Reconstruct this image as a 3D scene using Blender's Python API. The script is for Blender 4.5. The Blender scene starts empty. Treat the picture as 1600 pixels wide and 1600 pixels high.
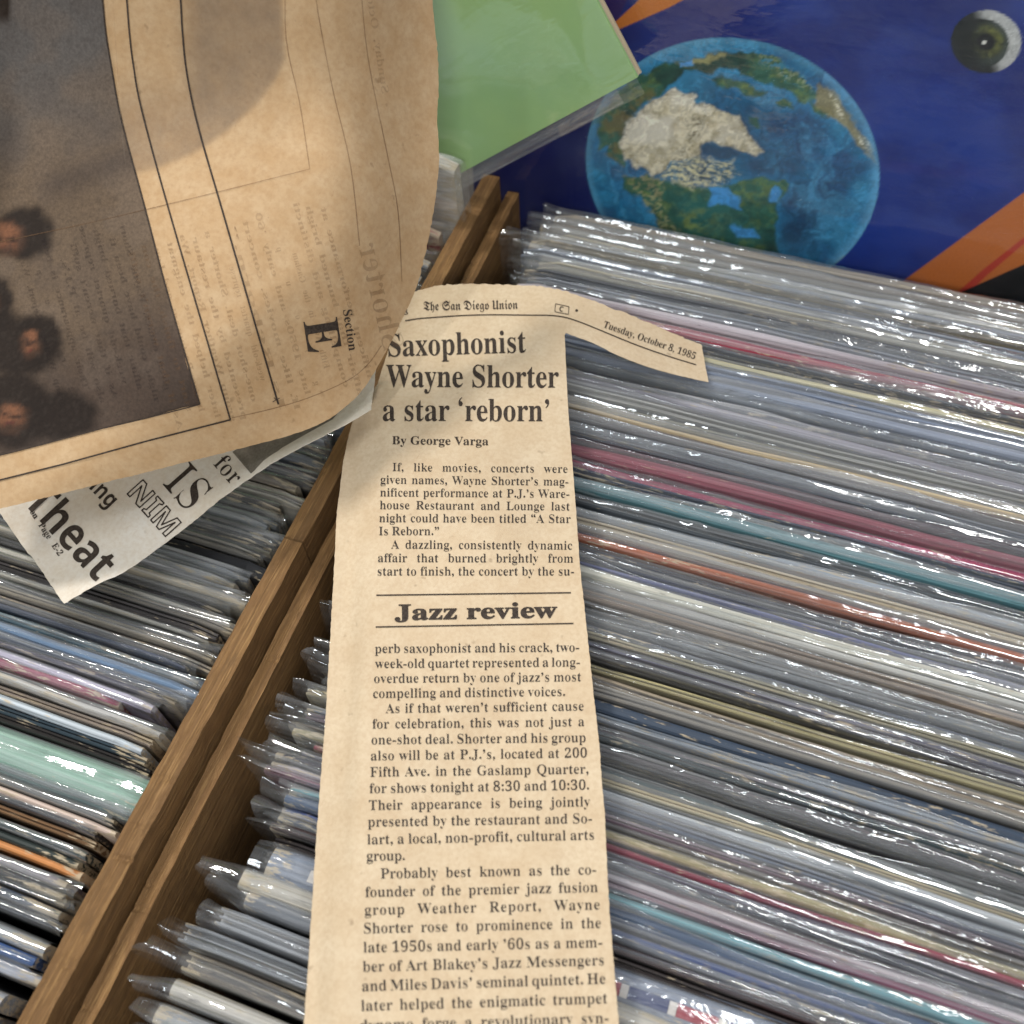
import bpy, bmesh, math, random
import numpy as np
from mathutils import Vector, Matrix
from mathutils.geometry import delaunay_2d_cdt
random.seed(7)
R = random.random
SC = bpy.context.scene
COL = SC.collection

# ------------------------------------------------------------------ camera, world, lamps, exposure
# world: x runs along the record tops, y away from the viewer along the crate wall, z up; z = 0 is the level of the record tops
AX = np.array([[0.94308535, 0.25702326, -0.2110191], [0.33050421, -0.79470006, 0.50913533], [-0.03683727, -0.54990078, -0.83441725]])
CAM_H = .232
cam = bpy.data.cameras.new('camera')
cam.sensor_width = 36; cam.lens = 36
cam.clip_start = .01; cam.clip_end = 50
cam.dof.use_dof = True; cam.dof.focus_distance = .262; cam.dof.aperture_fstop = 15
cob = bpy.data.objects.new('camera', cam); COL.objects.link(cob)
_r, _d, _f = AX[:, 0], AX[:, 1], AX[:, 2]
cob.matrix_world = Matrix(((_r[0], -_d[0], -_f[0], 0), (_r[1], -_d[1], -_f[1], 0), (_r[2], -_d[2], -_f[2], CAM_H), (0, 0, 0, 1)))
SC.camera = cob

W = bpy.data.worlds.new('World'); SC.world = W; W.use_nodes = True
_nt = W.node_tree                                   # noise backdrop standing in for the shop, patches added for reflections in the film
_tc = _nt.nodes.new('ShaderNodeTexCoord'); _nz = _nt.nodes.new('ShaderNodeTexNoise'); _rp = _nt.nodes.new('ShaderNodeValToRGB')
_nz.inputs['Scale'].default_value = 3.2; _nz.inputs['Detail'].default_value = 3; _nz.inputs['Roughness'].default_value = .55
_rp.color_ramp.elements[0].position = .40; _rp.color_ramp.elements[0].color = (.16, .17, .19, 1)
_rp.color_ramp.elements[1].position = .62; _rp.color_ramp.elements[1].color = (1.7, 1.78, 1.85, 1)
_nt.links.new(_tc.outputs['Generated'], _nz.inputs['Vector']); _nt.links.new(_nz.outputs['Fac'], _rp.inputs[0]); _nt.links.new(_rp.outputs[0], _nt.nodes['Background'].inputs[0])
W.node_tree.nodes['Background'].inputs[1].default_value = .40

def lamp(name, loc, tgt, sx, sy, power, color):
    l = bpy.data.lights.new(name, 'AREA'); l.shape = 'RECTANGLE'; l.size = sx; l.size_y = sy
    l.energy = power; l.color = color
    o = bpy.data.objects.new(name, l); COL.objects.link(o)
    o.location = loc
    o.rotation_euler = (Vector(tgt) - Vector(loc)).to_track_quat('-Z', 'Y').to_euler()
    return o
lamp('ceiling_lamp', (-.95, .55, 1.55), (-.05, .1, 0), .24, .24, 27, (1, .95, .88))
lamp('ceiling_tube', (.34, .55, 1.75), (.34, .55, 0), .05, 1.5, 8, (.93, .97, 1))
lamp('ceiling_tube', (-.35, -.5, 1.8), (-.3, -.1, 0), .10, 1.3, 12, (.95, .98, 1))
lamp('unseen_spot', (.25, 1.25, 1.3), (.05, .2, 0), .12, .12, 8, (1, .98, .95))
lamp('unseen_spot', (.95, .35, 1.6), (.1, .15, 0), .10, .10, 3, (.96, .98, 1))
lamp('unseen_spot', (.45, -1.2, 1.15), (.05, .27, .05), .25, .25, 16, (1, .97, .93))  # added fill from behind the camera, brightens the blue cover
SC.view_settings.view_transform = 'Standard'; SC.view_settings.look = 'None'
SC.view_settings.exposure = -.42; SC.view_settings.gamma = 1
SC.cycles.transparent_max_bounces = 40
SC.cycles.max_bounces = 10

# ------------------------------------------------------------------ helpers
def U(px, py, z=0.0):
    """point of the photograph (1600 px) -> world point at height z above the record tops"""
    px = np.asarray(px, float); py = np.asarray(py, float)
    d = np.stack([(px - 800) / 1600, (py - 800) / 1600, np.ones_like(px)], -1) @ AX.T
    t = (np.asarray(z) - CAM_H) / d[..., 2]
    w = d * t[..., None]; w[..., 2] += CAM_H
    return w
def Upl(px, py, p0, n):
    px = np.asarray(px, float); py = np.asarray(py, float)
    d = np.stack([(px - 800) / 1600, (py - 800) / 1600, np.ones_like(px)], -1) @ AX.T
    o = np.array([0, 0, CAM_H])
    t = ((np.asarray(p0) - o) @ n) / (d @ n)
    return o + d * t[..., None]
def PIX(w):
    v = (np.asarray(w) - np.array([0, 0, CAM_H])) @ AX
    return 800 + 1600 * v[..., 0] / v[..., 2], 800 + 1600 * v[..., 1] / v[..., 2]
def lin(r, g, b):
    f = lambda c: (c / 12.92 if c <= .04045 else ((c + .055) / 1.055) ** 2.4)
    return tuple(f(c / 255) for c in (r, g, b))
def sstep(a, b, x):
    t = np.clip((np.asarray(x, float) - a) / (b - a), 0, 1); return t * t * (3 - 2 * t)
def vnoise(x, y, seed=0):
    x = np.asarray(x, float); y = np.asarray(y, float)
    xi = np.floor(x).astype(np.int64); yi = np.floor(y).astype(np.int64)
    fx = x - xi; fy = y - yi; fx = fx * fx * (3 - 2 * fx); fy = fy * fy * (3 - 2 * fy)
    def h(a, b):
        n = (a * 374761393 + b * 668265263 + seed * 1442695041) & 0xffffffff
        n = ((n ^ (n >> 13)) * 1274126177) & 0xffffffff
        return ((n ^ (n >> 16)) & 0xffff) / 65535.0
    return (h(xi, yi) * (1 - fx) + h(xi + 1, yi) * fx) * (1 - fy) + (h(xi, yi + 1) * (1 - fx) + h(xi + 1, yi + 1) * fx) * fy
def fbm(x, y, seed=0, octs=4):
    s = 0; a = .5; tot = 0
    for o in range(octs):
        s = s + a * vnoise(np.asarray(x) * 2 ** o, np.asarray(y) * 2 ** o, seed + o * 17); tot += a; a *= .5
    return s / tot
def link(name, me, mat=None, parent=None):
    o = bpy.data.objects.new(name, me); COL.objects.link(o)
    if mat is not None and not me.materials: me.materials.append(mat)
    if parent is not None: o.parent = parent
    return o
def mesh(name, V, F, smooth=True):
    me = bpy.data.meshes.new(name); me.from_pydata([tuple(map(float, v)) for v in V], [], F)
    me.validate()
    if smooth: me.polygons.foreach_set('use_smooth', [True] * len(me.polygons))
    me.update(); return me
def empty(name, loc, label, cat, group=None):
    o = bpy.data.objects.new(name, None); o.empty_display_size = .02; COL.objects.link(o); o.location = loc
    return tag(o, label, cat, group)
def tag(o, label, cat, group=None):
    o['label'] = label; o['category'] = cat
    if group: o['group'] = group
    return o

# ------------------------------------------------------------------ materials
class NT:
    def __init__(s, name):
        s.m = bpy.data.materials.new(name); s.m.use_nodes = True; s.t = s.m.node_tree
        s.b = s.t.nodes['Principled BSDF']; s.out = s.t.nodes['Material Output']
    def n(s, typ, **kw):
        nd = s.t.nodes.new(typ)
        for k, v in kw.items():
            if k.startswith('i_'):
                key = k[2:]; key = int(key) if key.isdigit() else key.replace('_', ' ')
                if hasattr(v, 'is_output'): s.t.links.new(v, nd.inputs[key])
                else: nd.inputs[key].default_value = v
            else: setattr(nd, k, v)
        return nd
    def l(s, a, b): s.t.links.new(a, b)
    def coords(s, sc=(1, 1, 1), kind='Object'):
        tc = s.n('ShaderNodeTexCoord'); mp = s.n('ShaderNodeMapping'); mp.inputs['Scale'].default_value = sc
        s.l(tc.outputs[kind], mp.inputs[0]); return mp.outputs[0]
    def noise(s, vec, scale, detail=4, rough=.55, dist=0):
        nd = s.n('ShaderNodeTexNoise', i_Scale=scale, i_Detail=detail, i_Roughness=rough, i_Distortion=dist)
        s.l(vec, nd.inputs['Vector']); return nd.outputs['Fac']
    def ramp(s, fac, stops):
        r = s.n('ShaderNodeValToRGB'); e = r.color_ramp.elements
        while len(e) < len(stops): e.new(.5)
        for el, (p, c) in zip(e, stops):
            el.position = p; el.color = (*c, 1) if len(c) == 3 else c
        s.l(fac, r.inputs[0]); return r.outputs[0]
    def mix(s, fac, a, b, mode='MIX'):
        m = s.n('ShaderNodeMix', data_type='RGBA', blend_type=mode)
        for sock, v in ((m.inputs[0], fac), (m.inputs[6], a), (m.inputs[7], b)):
            if hasattr(v, 'is_output'): s.l(v, sock)
            else: sock.default_value = v if not isinstance(v, tuple) else ((*v, 1) if len(v) == 3 else v)
        return m.outputs[2]
    def math(s, op, a, b=0.0):
        m = s.n('ShaderNodeMath', operation=op)
        for i, v in enumerate((a, b)):
            if hasattr(v, 'is_output'): s.l(v, m.inputs[i])
            else: m.inputs[i].default_value = v
        return m.outputs[0]
    def bump(s, h, strength, dist):
        b = s.n('ShaderNodeBump', i_Strength=strength, i_Distance=dist); s.l(h, b.inputs['Height']); return b.outputs[0]
G3 = lambda v: (v, v, v)

def paper_mat(name, c_hi, c_lo, c_spot, grain=900, spot=60):
    k = NT(name); v = k.coords()
    blot = k.noise(v, spot, 5, .6)
    col = k.mix(k.ramp(blot, [(.35, G3(0)), (.68, G3(1))]), c_lo, c_hi)
    gr = k.noise(k.coords((1, 1, 1)), grain, 3, .6)
    col = k.mix(k.ramp(gr, [(.32, G3(.30)), (.60, G3(0))]), col, c_spot)
    fib = k.noise(k.coords((1400, 260, 600)), 1, 3, .7, 2)
    col = k.mix(k.ramp(fib, [(.26, G3(.45)), (.38, G3(0))]), col, c_spot)
    sp = k.noise(v, 330, 2, .5)
    col = k.mix(k.ramp(sp, [(.70, G3(0)), (.80, G3(.5))]), col, tuple(x * .55 for x in c_spot))
    k.l(col, k.b.inputs['Base Color']); k.b.inputs['Roughness'].default_value = .75
    k.b.inputs['Specular IOR Level'].default_value = .25
    hb = k.noise(v, 45, 3, .5)
    hf = k.noise(v, 1500, 2, .5)
    n1 = k.bump(hb, .35, .0012)
    b2 = k.n('ShaderNodeBump', i_Strength=.25, i_Distance=.0001); k.l(hf, b2.inputs['Height']); k.l(n1, b2.inputs['Normal'])
    k.l(b2.outputs[0], k.b.inputs['Normal'])
    return k.m
M_CLIP = paper_mat('clipping_newsprint', lin(205, 187, 159), lin(196, 175, 145), lin(171, 144, 114), 900, 110)
M_PAGE = paper_mat('browned_newsprint', lin(192, 164, 128), lin(182, 150, 111), lin(156, 121, 83), 800, 190)
M_LOW = paper_mat('folded_newsprint', lin(216, 210, 200), lin(208, 196, 178), lin(186, 166, 140))

def ink_mat(name, c, alpha=1.0):
    k = NT(name); v = k.coords()
    nz = k.noise(v, 1600, 2, .6)
    col = k.mix(k.ramp(nz, [(.3, G3(0)), (.75, G3(1))]), c, tuple(min(1, x * 2.2 + .012) for x in c))
    k.l(col, k.b.inputs['Base Color']); k.b.inputs['Roughness'].default_value = .7
    k.b.inputs['Specular IOR Level'].default_value = .2
    if alpha < 1:
        a = k.noise(v, 130, 3, .6)
        k.l(k.math('MULTIPLY', k.ramp(a, [(.25, G3(.45)), (.7, G3(1))]), alpha), k.b.inputs['Alpha'])
    return k.m
M_INK = ink_mat('printing_ink', lin(44, 36, 30))
M_INKB = ink_mat('body_ink', lin(44, 38, 34))
M_GHOST = ink_mat('show_through_ink', lin(96, 70, 46), .27)
M_GHOSTD = ink_mat('show_through_on_picture', lin(30, 22, 22), .30)
M_GHOSTL = ink_mat('show_through_rule', lin(90, 66, 44), .50)
k = NT('grey_arc_patch'); a = k.n('ShaderNodeAttribute', attribute_name='Col'); k.b.inputs['Base Color'].default_value = (*lin(132, 117, 102), 1)
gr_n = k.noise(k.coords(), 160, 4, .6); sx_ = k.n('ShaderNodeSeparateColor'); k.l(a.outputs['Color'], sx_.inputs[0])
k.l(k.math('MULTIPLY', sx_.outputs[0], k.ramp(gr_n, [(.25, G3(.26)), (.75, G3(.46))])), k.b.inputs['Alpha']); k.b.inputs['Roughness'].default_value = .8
M_GREYARC = k.m

def vcol_mat(name, rough=.6, spec=.3, grain=.0, coat=0, bumpd=0):
    k = NT(name)
    a = k.n('ShaderNodeAttribute', attribute_name='Col')
    col = a.outputs['Color']
    if grain:
        g = k.noise(k.coords(), 1400, 2, .7)
        col = k.mix(grain, col, k.ramp(g, [(.3, G3(.12)), (.7, G3(.95))]), 'OVERLAY')
    k.l(col, k.b.inputs['Base Color']); k.b.inputs['Roughness'].default_value = rough
    k.b.inputs['Specular IOR Level'].default_value = spec
    k.b.inputs['Coat Weight'].default_value = coat
    if bumpd:
        h = k.noise(k.coords(), 60, 4, .5)
        k.l(k.bump(h, .2, bumpd), k.b.inputs['Normal'])
    return k.m
M_PRINT = vcol_mat('halftone_picture', .7, .2, .22)
M_COVER = vcol_mat('printed_cover', .45, .35, .12)
M_DYE = vcol_mat('printed_ink_colour', .5, .3)

def wood_mat():
    k = NT('brown_plywood')
    v = k.coords((1, 1, 1))
    gr = k.noise(k.coords((520, 22, 520)), 1, 6, .68, .8)
    col = k.ramp(gr, [(.36, lin(44, 28, 14)), (.46, lin(82, 56, 29)), (.55, lin(104, 75, 41)), (.66, lin(134, 102, 60))])
    st = k.noise(v, 42, 5, .65)
    col = k.mix(k.ramp(st, [(.44, G3(.0)), (.62, G3(.8))]), col, lin(62, 38, 19))
    fibre = k.noise(k.coords((1900, 46, 1900)), 1, 3, .7, .3)
    col = k.mix(k.ramp(fibre, [(.36, G3(.85)), (.47, G3(0))]), col, lin(42, 25, 12))
    col = k.mix(k.ramp(fibre, [(.53, G3(0)), (.63, G3(.75))]), col, lin(156, 124, 80))
    sp = k.noise(k.coords((420, 90, 420)), 1, 4, .65)
    col = k.mix(k.ramp(sp, [(.58, G3(0)), (.66, G3(.5))]), col, lin(138, 108, 72))
    dk = k.noise(k.coords((210, 60, 210)), 1.3, 4, .6)
    col = k.mix(k.ramp(dk, [(.58, G3(0)), (.66, G3(.8))]), col, lin(36, 21, 11))
    geo = k.n('ShaderNodeNewGeometry')
    edge = k.ramp(geo.outputs['Pointiness'], [(.52, G3(0)), (.62, G3(.6))])
    col = k.mix(edge, col, lin(158, 120, 76))
    gr = k.math('ADD', gr, k.math('MULTIPLY', fibre, .7))
    k.l(col, k.b.inputs['Base Color']); k.b.inputs['Roughness'].default_value = .62
    k.b.inputs['Specular IOR Level'].default_value = .3
    k.l(k.bump(gr, .9, .0009), k.b.inputs['Normal'])
    return k.m
M_WOOD = wood_mat()

def jacket_mat():
    """cardboard sleeve: the object's own colour on the edge, worn to bare board and dirt along it"""
    k = NT('record_jacket_card')
    oi = k.n('ShaderNodeObjectInfo')
    rnd = oi.outputs['Random']
    off = k.n('ShaderNodeCombineXYZ', i_0=k.math('MULTIPLY', rnd, 91.0), i_1=k.math('MULTIPLY', rnd, 37.0))
    tc = k.n('ShaderNodeTexCoord')
    def co(sc):
        mp = k.n('ShaderNodeMapping'); mp.inputs['Scale'].default_value = sc
        k.l(tc.outputs['Object'], mp.inputs[0]); k.l(off.outputs[0], mp.inputs['Location']); return mp.outputs[0]
    base = oi.outputs['Color']
    tone = k.noise(co((9, 1500, 500)), 1, 4, .65)
    col = k.mix(.75, base, k.ramp(tone, [(.25, G3(.22)), (.5, G3(.66)), (.75, G3(1.2))]), 'MULTIPLY')
    wear = k.noise(co((130, 900, 500)), 1, 5, .68)
    thr = k.math('ADD', wear, k.math('MULTIPLY', k.math('SUBTRACT', rnd, .5), .10))
    wv = k.noise(co((9, 9, 9)), 1, 2, .5)
    thr = k.math('ADD', thr, k.math('MULTIPLY', k.math('SUBTRACT', wv, .5), .35))
    sx_ = k.n('ShaderNodeSeparateXYZ'); k.l(tc.outputs['Object'], sx_.inputs[0])
    endw = k.math('MULTIPLY', k.math('MAXIMUM', k.math('SUBTRACT', k.math('ABSOLUTE', sx_.outputs[0]), .146), 0.0), 15.0)
    thr = k.math('ADD', thr, endw)
    col = k.mix(k.ramp(thr, [(.60, G3(0)), (.66, G3(.8))]), col, lin(186, 170, 142))
    dirt = k.noise(co((60, 420, 300)), 1.7, 4, .6)
    col = k.mix(k.ramp(dirt, [(.62, G3(0)), (.74, G3(.75))]), col, lin(46, 40, 36))
    k.l(col, k.b.inputs['Base Color']); k.b.inputs['Roughness'].default_value = .6
    k.l(k.bump(wear, .4, .0004), k.b.inputs['Normal'])
    return k.m
M_JACKET = jacket_mat()

def film_mat(name, haze=.10, tint=(.80, .87, .93), rough=.07, crinkle=.8, f0=.10, scuff_scale=(9, 1100, 520)):
    k = NT(name)
    oi = k.n('ShaderNodeObjectInfo')
    tc = k.n('ShaderNodeTexCoord')
    off = k.n('ShaderNodeCombineXYZ', i_0=k.math('MULTIPLY', oi.outputs['Random'], 53.0), i_1=k.math('MULTIPLY', oi.outputs['Random'], 17.0))
    def co(sc):
        mp = k.n('ShaderNodeMapping'); mp.inputs['Scale'].default_value = sc
        k.l(tc.outputs['Object'], mp.inputs[0]); k.l(off.outputs[0], mp.inputs['Location']); return mp.outputs[0]
    n1 = k.noise(co((56, 200, 110)), 1, 3, .52, .8)
    n2 = k.noise(co((240, 420, 300)), 1, 2, .5, .5)
    n3 = k.noise(co((16, 300, 160)), 1, 3, .5)
    h = k.math('ADD', k.math('MULTIPLY', n1, .9), k.math('ADD', k.math('MULTIPLY', n2, .13), k.math('MULTIPLY', n3, .7)))
    patch = k.ramp(k.noise(co((17, 60, 30)), 1, 3, .6), [(.42, G3(.22)), (.64, G3(1.25))])
    bm_ = k.n('ShaderNodeBump', i_Distance=.0016); k.l(h, bm_.inputs['Height']); k.l(k.math('MULTIPLY', patch, k.math('MULTIPLY', crinkle, k.math('ADD', k.math('FRACT', k.math('MULTIPLY', oi.outputs['Random'], 3.7)), .4))), bm_.inputs['Strength'])
    nrm = bm_.outputs[0]
    lw = k.n('ShaderNodeLayerWeight', i_Blend=.5)
    fr = k.math('ADD', k.math('MULTIPLY', k.math('POWER', lw.outputs['Facing'], 4.0), .70), f0)
    sx_ = k.n('ShaderNodeSeparateXYZ'); k.l(tc.outputs['Object'], sx_.inputs[0])
    endk = k.math('SUBTRACT', 1.0, k.math('MINIMUM', k.math('MULTIPLY', k.math('MAXIMUM', k.math('SUBTRACT', k.math('ABSOLUTE', sx_.outputs[0]), .1545), 0.0), 400.0), .62))
    scuff = k.noise(co(scuff_scale), 1, 4, .68)
    hz = k.math('MULTIPLY', k.ramp(scuff, [(.36, G3(.25)), (.64, G3(2.1))]), k.math('MULTIPLY', k.math('MULTIPLY', k.math('ADD', oi.outputs['Random'], .45), haze), endk))
    tr = k.n('ShaderNodeBsdfTransparent'); tr.inputs[0].default_value = (.965, .975, .98, 1)
    df = k.n('ShaderNodeBsdfDiffuse'); df.inputs[0].default_value = (*tint, 1); k.l(nrm, df.inputs['Normal'])
    tl = k.n('ShaderNodeBsdfTranslucent'); tl.inputs[0].default_value = (*tint, 1)
    sc_ = k.n('ShaderNodeMixShader', i_0=.3); k.l(df.outputs[0], sc_.inputs[1]); k.l(tl.outputs[0], sc_.inputs[2])
    body = k.n('ShaderNodeMixShader'); k.l(hz, body.inputs[0]); k.l(tr.outputs[0], body.inputs[1]); k.l(sc_.outputs[0], body.inputs[2])
    rv = k.math('FRACT', k.math('MULTIPLY', oi.outputs['Random'], 7.31))
    gl = k.n('ShaderNodeBsdfGlossy', i_Roughness=k.math('MULTIPLY', k.math('ADD', rv, .45), rough)); gl.inputs[0].default_value = (.95, .98, 1, 1); k.l(nrm, gl.inputs['Normal'])
    fin = k.n('ShaderNodeMixShader'); k.l(fr, fin.inputs[0]); k.l(body.outputs[0], fin.inputs[1]); k.l(gl.outputs[0], fin.inputs[2])
    k.l(fin.outputs[0], k.out.inputs[0]); k.t.nodes.remove(k.b)
    return k.m
M_FILM = film_mat('clear_polythene', .115, (.92, .93, .94), .10, .62)
M_FILMG = film_mat('green_cover_polythene', .03, (.9, .92, .9), .07, .16, .10, (26, 26, 26))
M_FILMC = film_mat('cover_polythene', .022, rough=.05, crinkle=.4, f0=.055, scuff_scale=(26, 26, 26))

def plain_mat(name, c, rough=.7):
    k = NT(name); v = k.coords()
    n = k.noise(v, 20, 4, .6)
    k.l(k.mix(k.ramp(n, [(.3, G3(0)), (.7, G3(1))]), tuple(x * .7 for x in c), c), k.b.inputs['Base Color'])
    k.b.inputs['Roughness'].default_value = rough
    return k.m
M_TABLE = plain_mat('dark_table_laminate', lin(60, 52, 46))
M_BOARD = plain_mat('board_edge', lin(206, 190, 160))

# ------------------------------------------------------------------ setting: table, back ledge
def box_bm(bm, lo, hi, nx=1, ny=1, nz=1):
    V = {}
    def v(i, j, k):
        key = (i, j, k)
        if key not in V:
            V[key] = bm.verts.new((lo[0] + (hi[0] - lo[0]) * i / nx, lo[1] + (hi[1] - lo[1]) * j / ny, lo[2] + (hi[2] - lo[2]) * k / nz))
        return V[key]
    for i in range(nx):
        for j in range(ny):
            bm.faces.new((v(i, j, 0), v(i, j + 1, 0), v(i + 1, j + 1, 0), v(i + 1, j, 0)))
            bm.faces.new((v(i, j, nz), v(i + 1, j, nz), v(i + 1, j + 1, nz), v(i, j + 1, nz)))
    for i in range(nx):
        for k in range(nz):
            bm.faces.new((v(i, 0, k), v(i + 1, 0, k), v(i + 1, 0, k + 1), v(i, 0, k + 1)))
            bm.faces.new((v(i, ny, k), v(i, ny, k + 1), v(i + 1, ny, k + 1), v(i + 1, ny, k)))
    for j in range(ny):
        for k in range(nz):
            bm.faces.new((v(0, j, k), v(0, j, k + 1), v(0, j + 1, k + 1), v(0, j + 1, k)))
            bm.faces.new((v(nx, j, k), v(nx, j + 1, k), v(nx, j + 1, k + 1), v(nx, j, k + 1)))
def box(name, lo, hi, mat, parent=None, bevel=.0, div=(1, 1, 1), warp=None):
    bm = bmesh.new(); box_bm(bm, lo, hi, *div)
    if warp:
        for v in bm.verts: warp(v.co)
    if bevel:
        es = [e for e in bm.edges if len(e.link_faces) == 2 and e.calc_face_angle(0) > .8]
        bmesh.ops.bevel(bm, geom=es, offset=bevel, segments=2, affect='EDGES', profile=.6)
    me = bpy.data.meshes.new(name); bm.to_mesh(me); bm.free()
    return link(name, me, mat, parent)
tb = box('table_top', (-1.2, -.7, -.38), (1.2, .9, -.345), M_TABLE); tb['kind'] = 'structure'
lg = box('display_ledge', (-.6, .292, -.342), (.6, .9, -.125), M_TABLE); lg['kind'] = 'structure'

def crate(label, x0, x1, zl, zr, tl, tr_, seed):
    t = empty('record_crate', ((x0 + x1) / 2, .1, -.345), label, 'crate')
    inv = Vector(t.location)
    def warp_top(zt, notch):
        def w(c):
            if c.z > -.02 :
                yy = c.y
                c.z += (float(vnoise(yy * 30, c.x * 900, seed)) - .5) * .0004 - max(0, float(vnoise(yy * 420 + c.x * 9000, c.x * 5300 + seed * 31, seed + 8)) - .90) * .008
                c.x += (float(vnoise(yy * 26 + 7, c.x * 2000, seed + 3)) - .5) * .0002 + (float(vnoise(yy * 240, c.x * 2000, seed + 4)) - .5) * .00035
                if notch and yy > .1135: c.z -= .0011; c.x -= .0005
        return w
    def panel(name, lo, hi, zt, notch=False):
        lo = Vector(lo) - inv; hi = Vector(hi) - inv
        wf = warp_top(zt, notch)
        def w2(c):
            c += inv; wf(c); c -= inv
        return box(name, lo, hi, M_WOOD, t, .0006, (1, 320, 2), w2)
    panel('side_panel', (x0 - tl, -.07, -.343), (x0, .270, zl), zl)
    panel('side_panel', (x1, -.07, -.343), (x1 + tr_, .268, zr), zr, seed == 1)
    i = inv
    box('back_panel', Vector((x0 + .0005, .2715, -.343)) - i, Vector((x1 - .0005, .278, -.07)) - i, M_WOOD, t, .0006)
    box('front_panel', Vector((x0 + .0005, -.069, -.343)) - i, Vector((x1 - .0005, -.062, -.02)) - i, M_WOOD, t, .0006)
    box('bottom_panel', Vector((x0 + .0005, -.061, -.3425)) - i, Vector((x1 - .0005, .271, -.337)) - i, M_WOOD, t)
    return t
crate('brown plywood record crate whose taller side wall edges the divider', -.446, -.1126, .004, .004, .006, .0056, 1)
crate('brown plywood record crate with the lower side wall, below the globe cover', -.1012, .236, -.004, -.004, .0041, .006, 2)

# ------------------------------------------------------------------ records
ZB = -.3355
def jacket_dz(x, seed):
    return ((float(vnoise(x * 40, seed)) - .5) * .0007 + (float(vnoise(x * 9, seed + 5)) - .5) * .0016, (float(vnoise(x * 14, seed + 9)) - .5) * .0012 + (float(vnoise(x * 70, seed + 2)) - .5) * .0002)
def jacket_mesh(x0, x1, t, kind, seed):
    """sleeve of cardboard standing on its edge; origin at the root's base, y across the thickness, top near z = 0"""
    n = 46
    xs = x0 + (x1 - x0) * np.linspace(0, 1, n) ** 1.0
    h = t / 2
    if kind == 'open':
        g = -.0035
        prof = [(-h, -.31), (-h, -.004), (-h, -.0004), (-h + .0003, 0), (-h + .0007, -.0003), (-h + .0008, g), (-.0002, g), (-.00015, -.0012), (.0002, -.0011), (.0003, g), (h - .0008, g), (h - .0007, -.0004), (h - .0003, -.0001), (h, -.0006), (h, -.004), (h, -.31)]
    elif kind == 'flat':
        prof = [(-h, -.31), (-h, -.004), (-h, -.0007), (-h + .0004, -.0001), (-h * .4, 0), (h * .4, 0), (h - .0004, -.0001), (h, -.0007), (h, -.004), (h, -.31)]
    else:
        prof = [(-h, -.31), (-h, -.005), (-h * .97, -.0016), (-h * .7, -.0005), (-h * .3, 0), (h * .3, 0), (h * .7, -.0005), (h * .97, -.0016), (h, -.005), (h, -.31)]
    m = len(prof); V = []
    for i, x in enumerate(xs):
        e = min(x - x0, x1 - x)
        cut = -.0022 * max(0, 1 - e / .005) ** 2
        dz, dy = jacket_dz(x, seed)
        tt = 1 + (float(vnoise(x * 22, seed + 4)) - .5) * .25
        for (y, z) in prof:
            k = 1 if z > -.02 else 0
            V.append((x, y * tt + dy * k, -ZB + z + (dz + cut) * k))
    F = []
    for i in range(n - 1):
        for j in range(m - 1):
            a = i * m + j; F.append((a, a + m, a + m + 1, a + 1))
        F.append((i * m + m - 1, (i + 1) * m + m - 1, (i + 1) * m, i * m))
    F.append(tuple(range(m))); F.append(tuple(reversed(range((n - 1) * m, n * m))))
    me = mesh('jacket', V, F, False)
    return me
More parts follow.
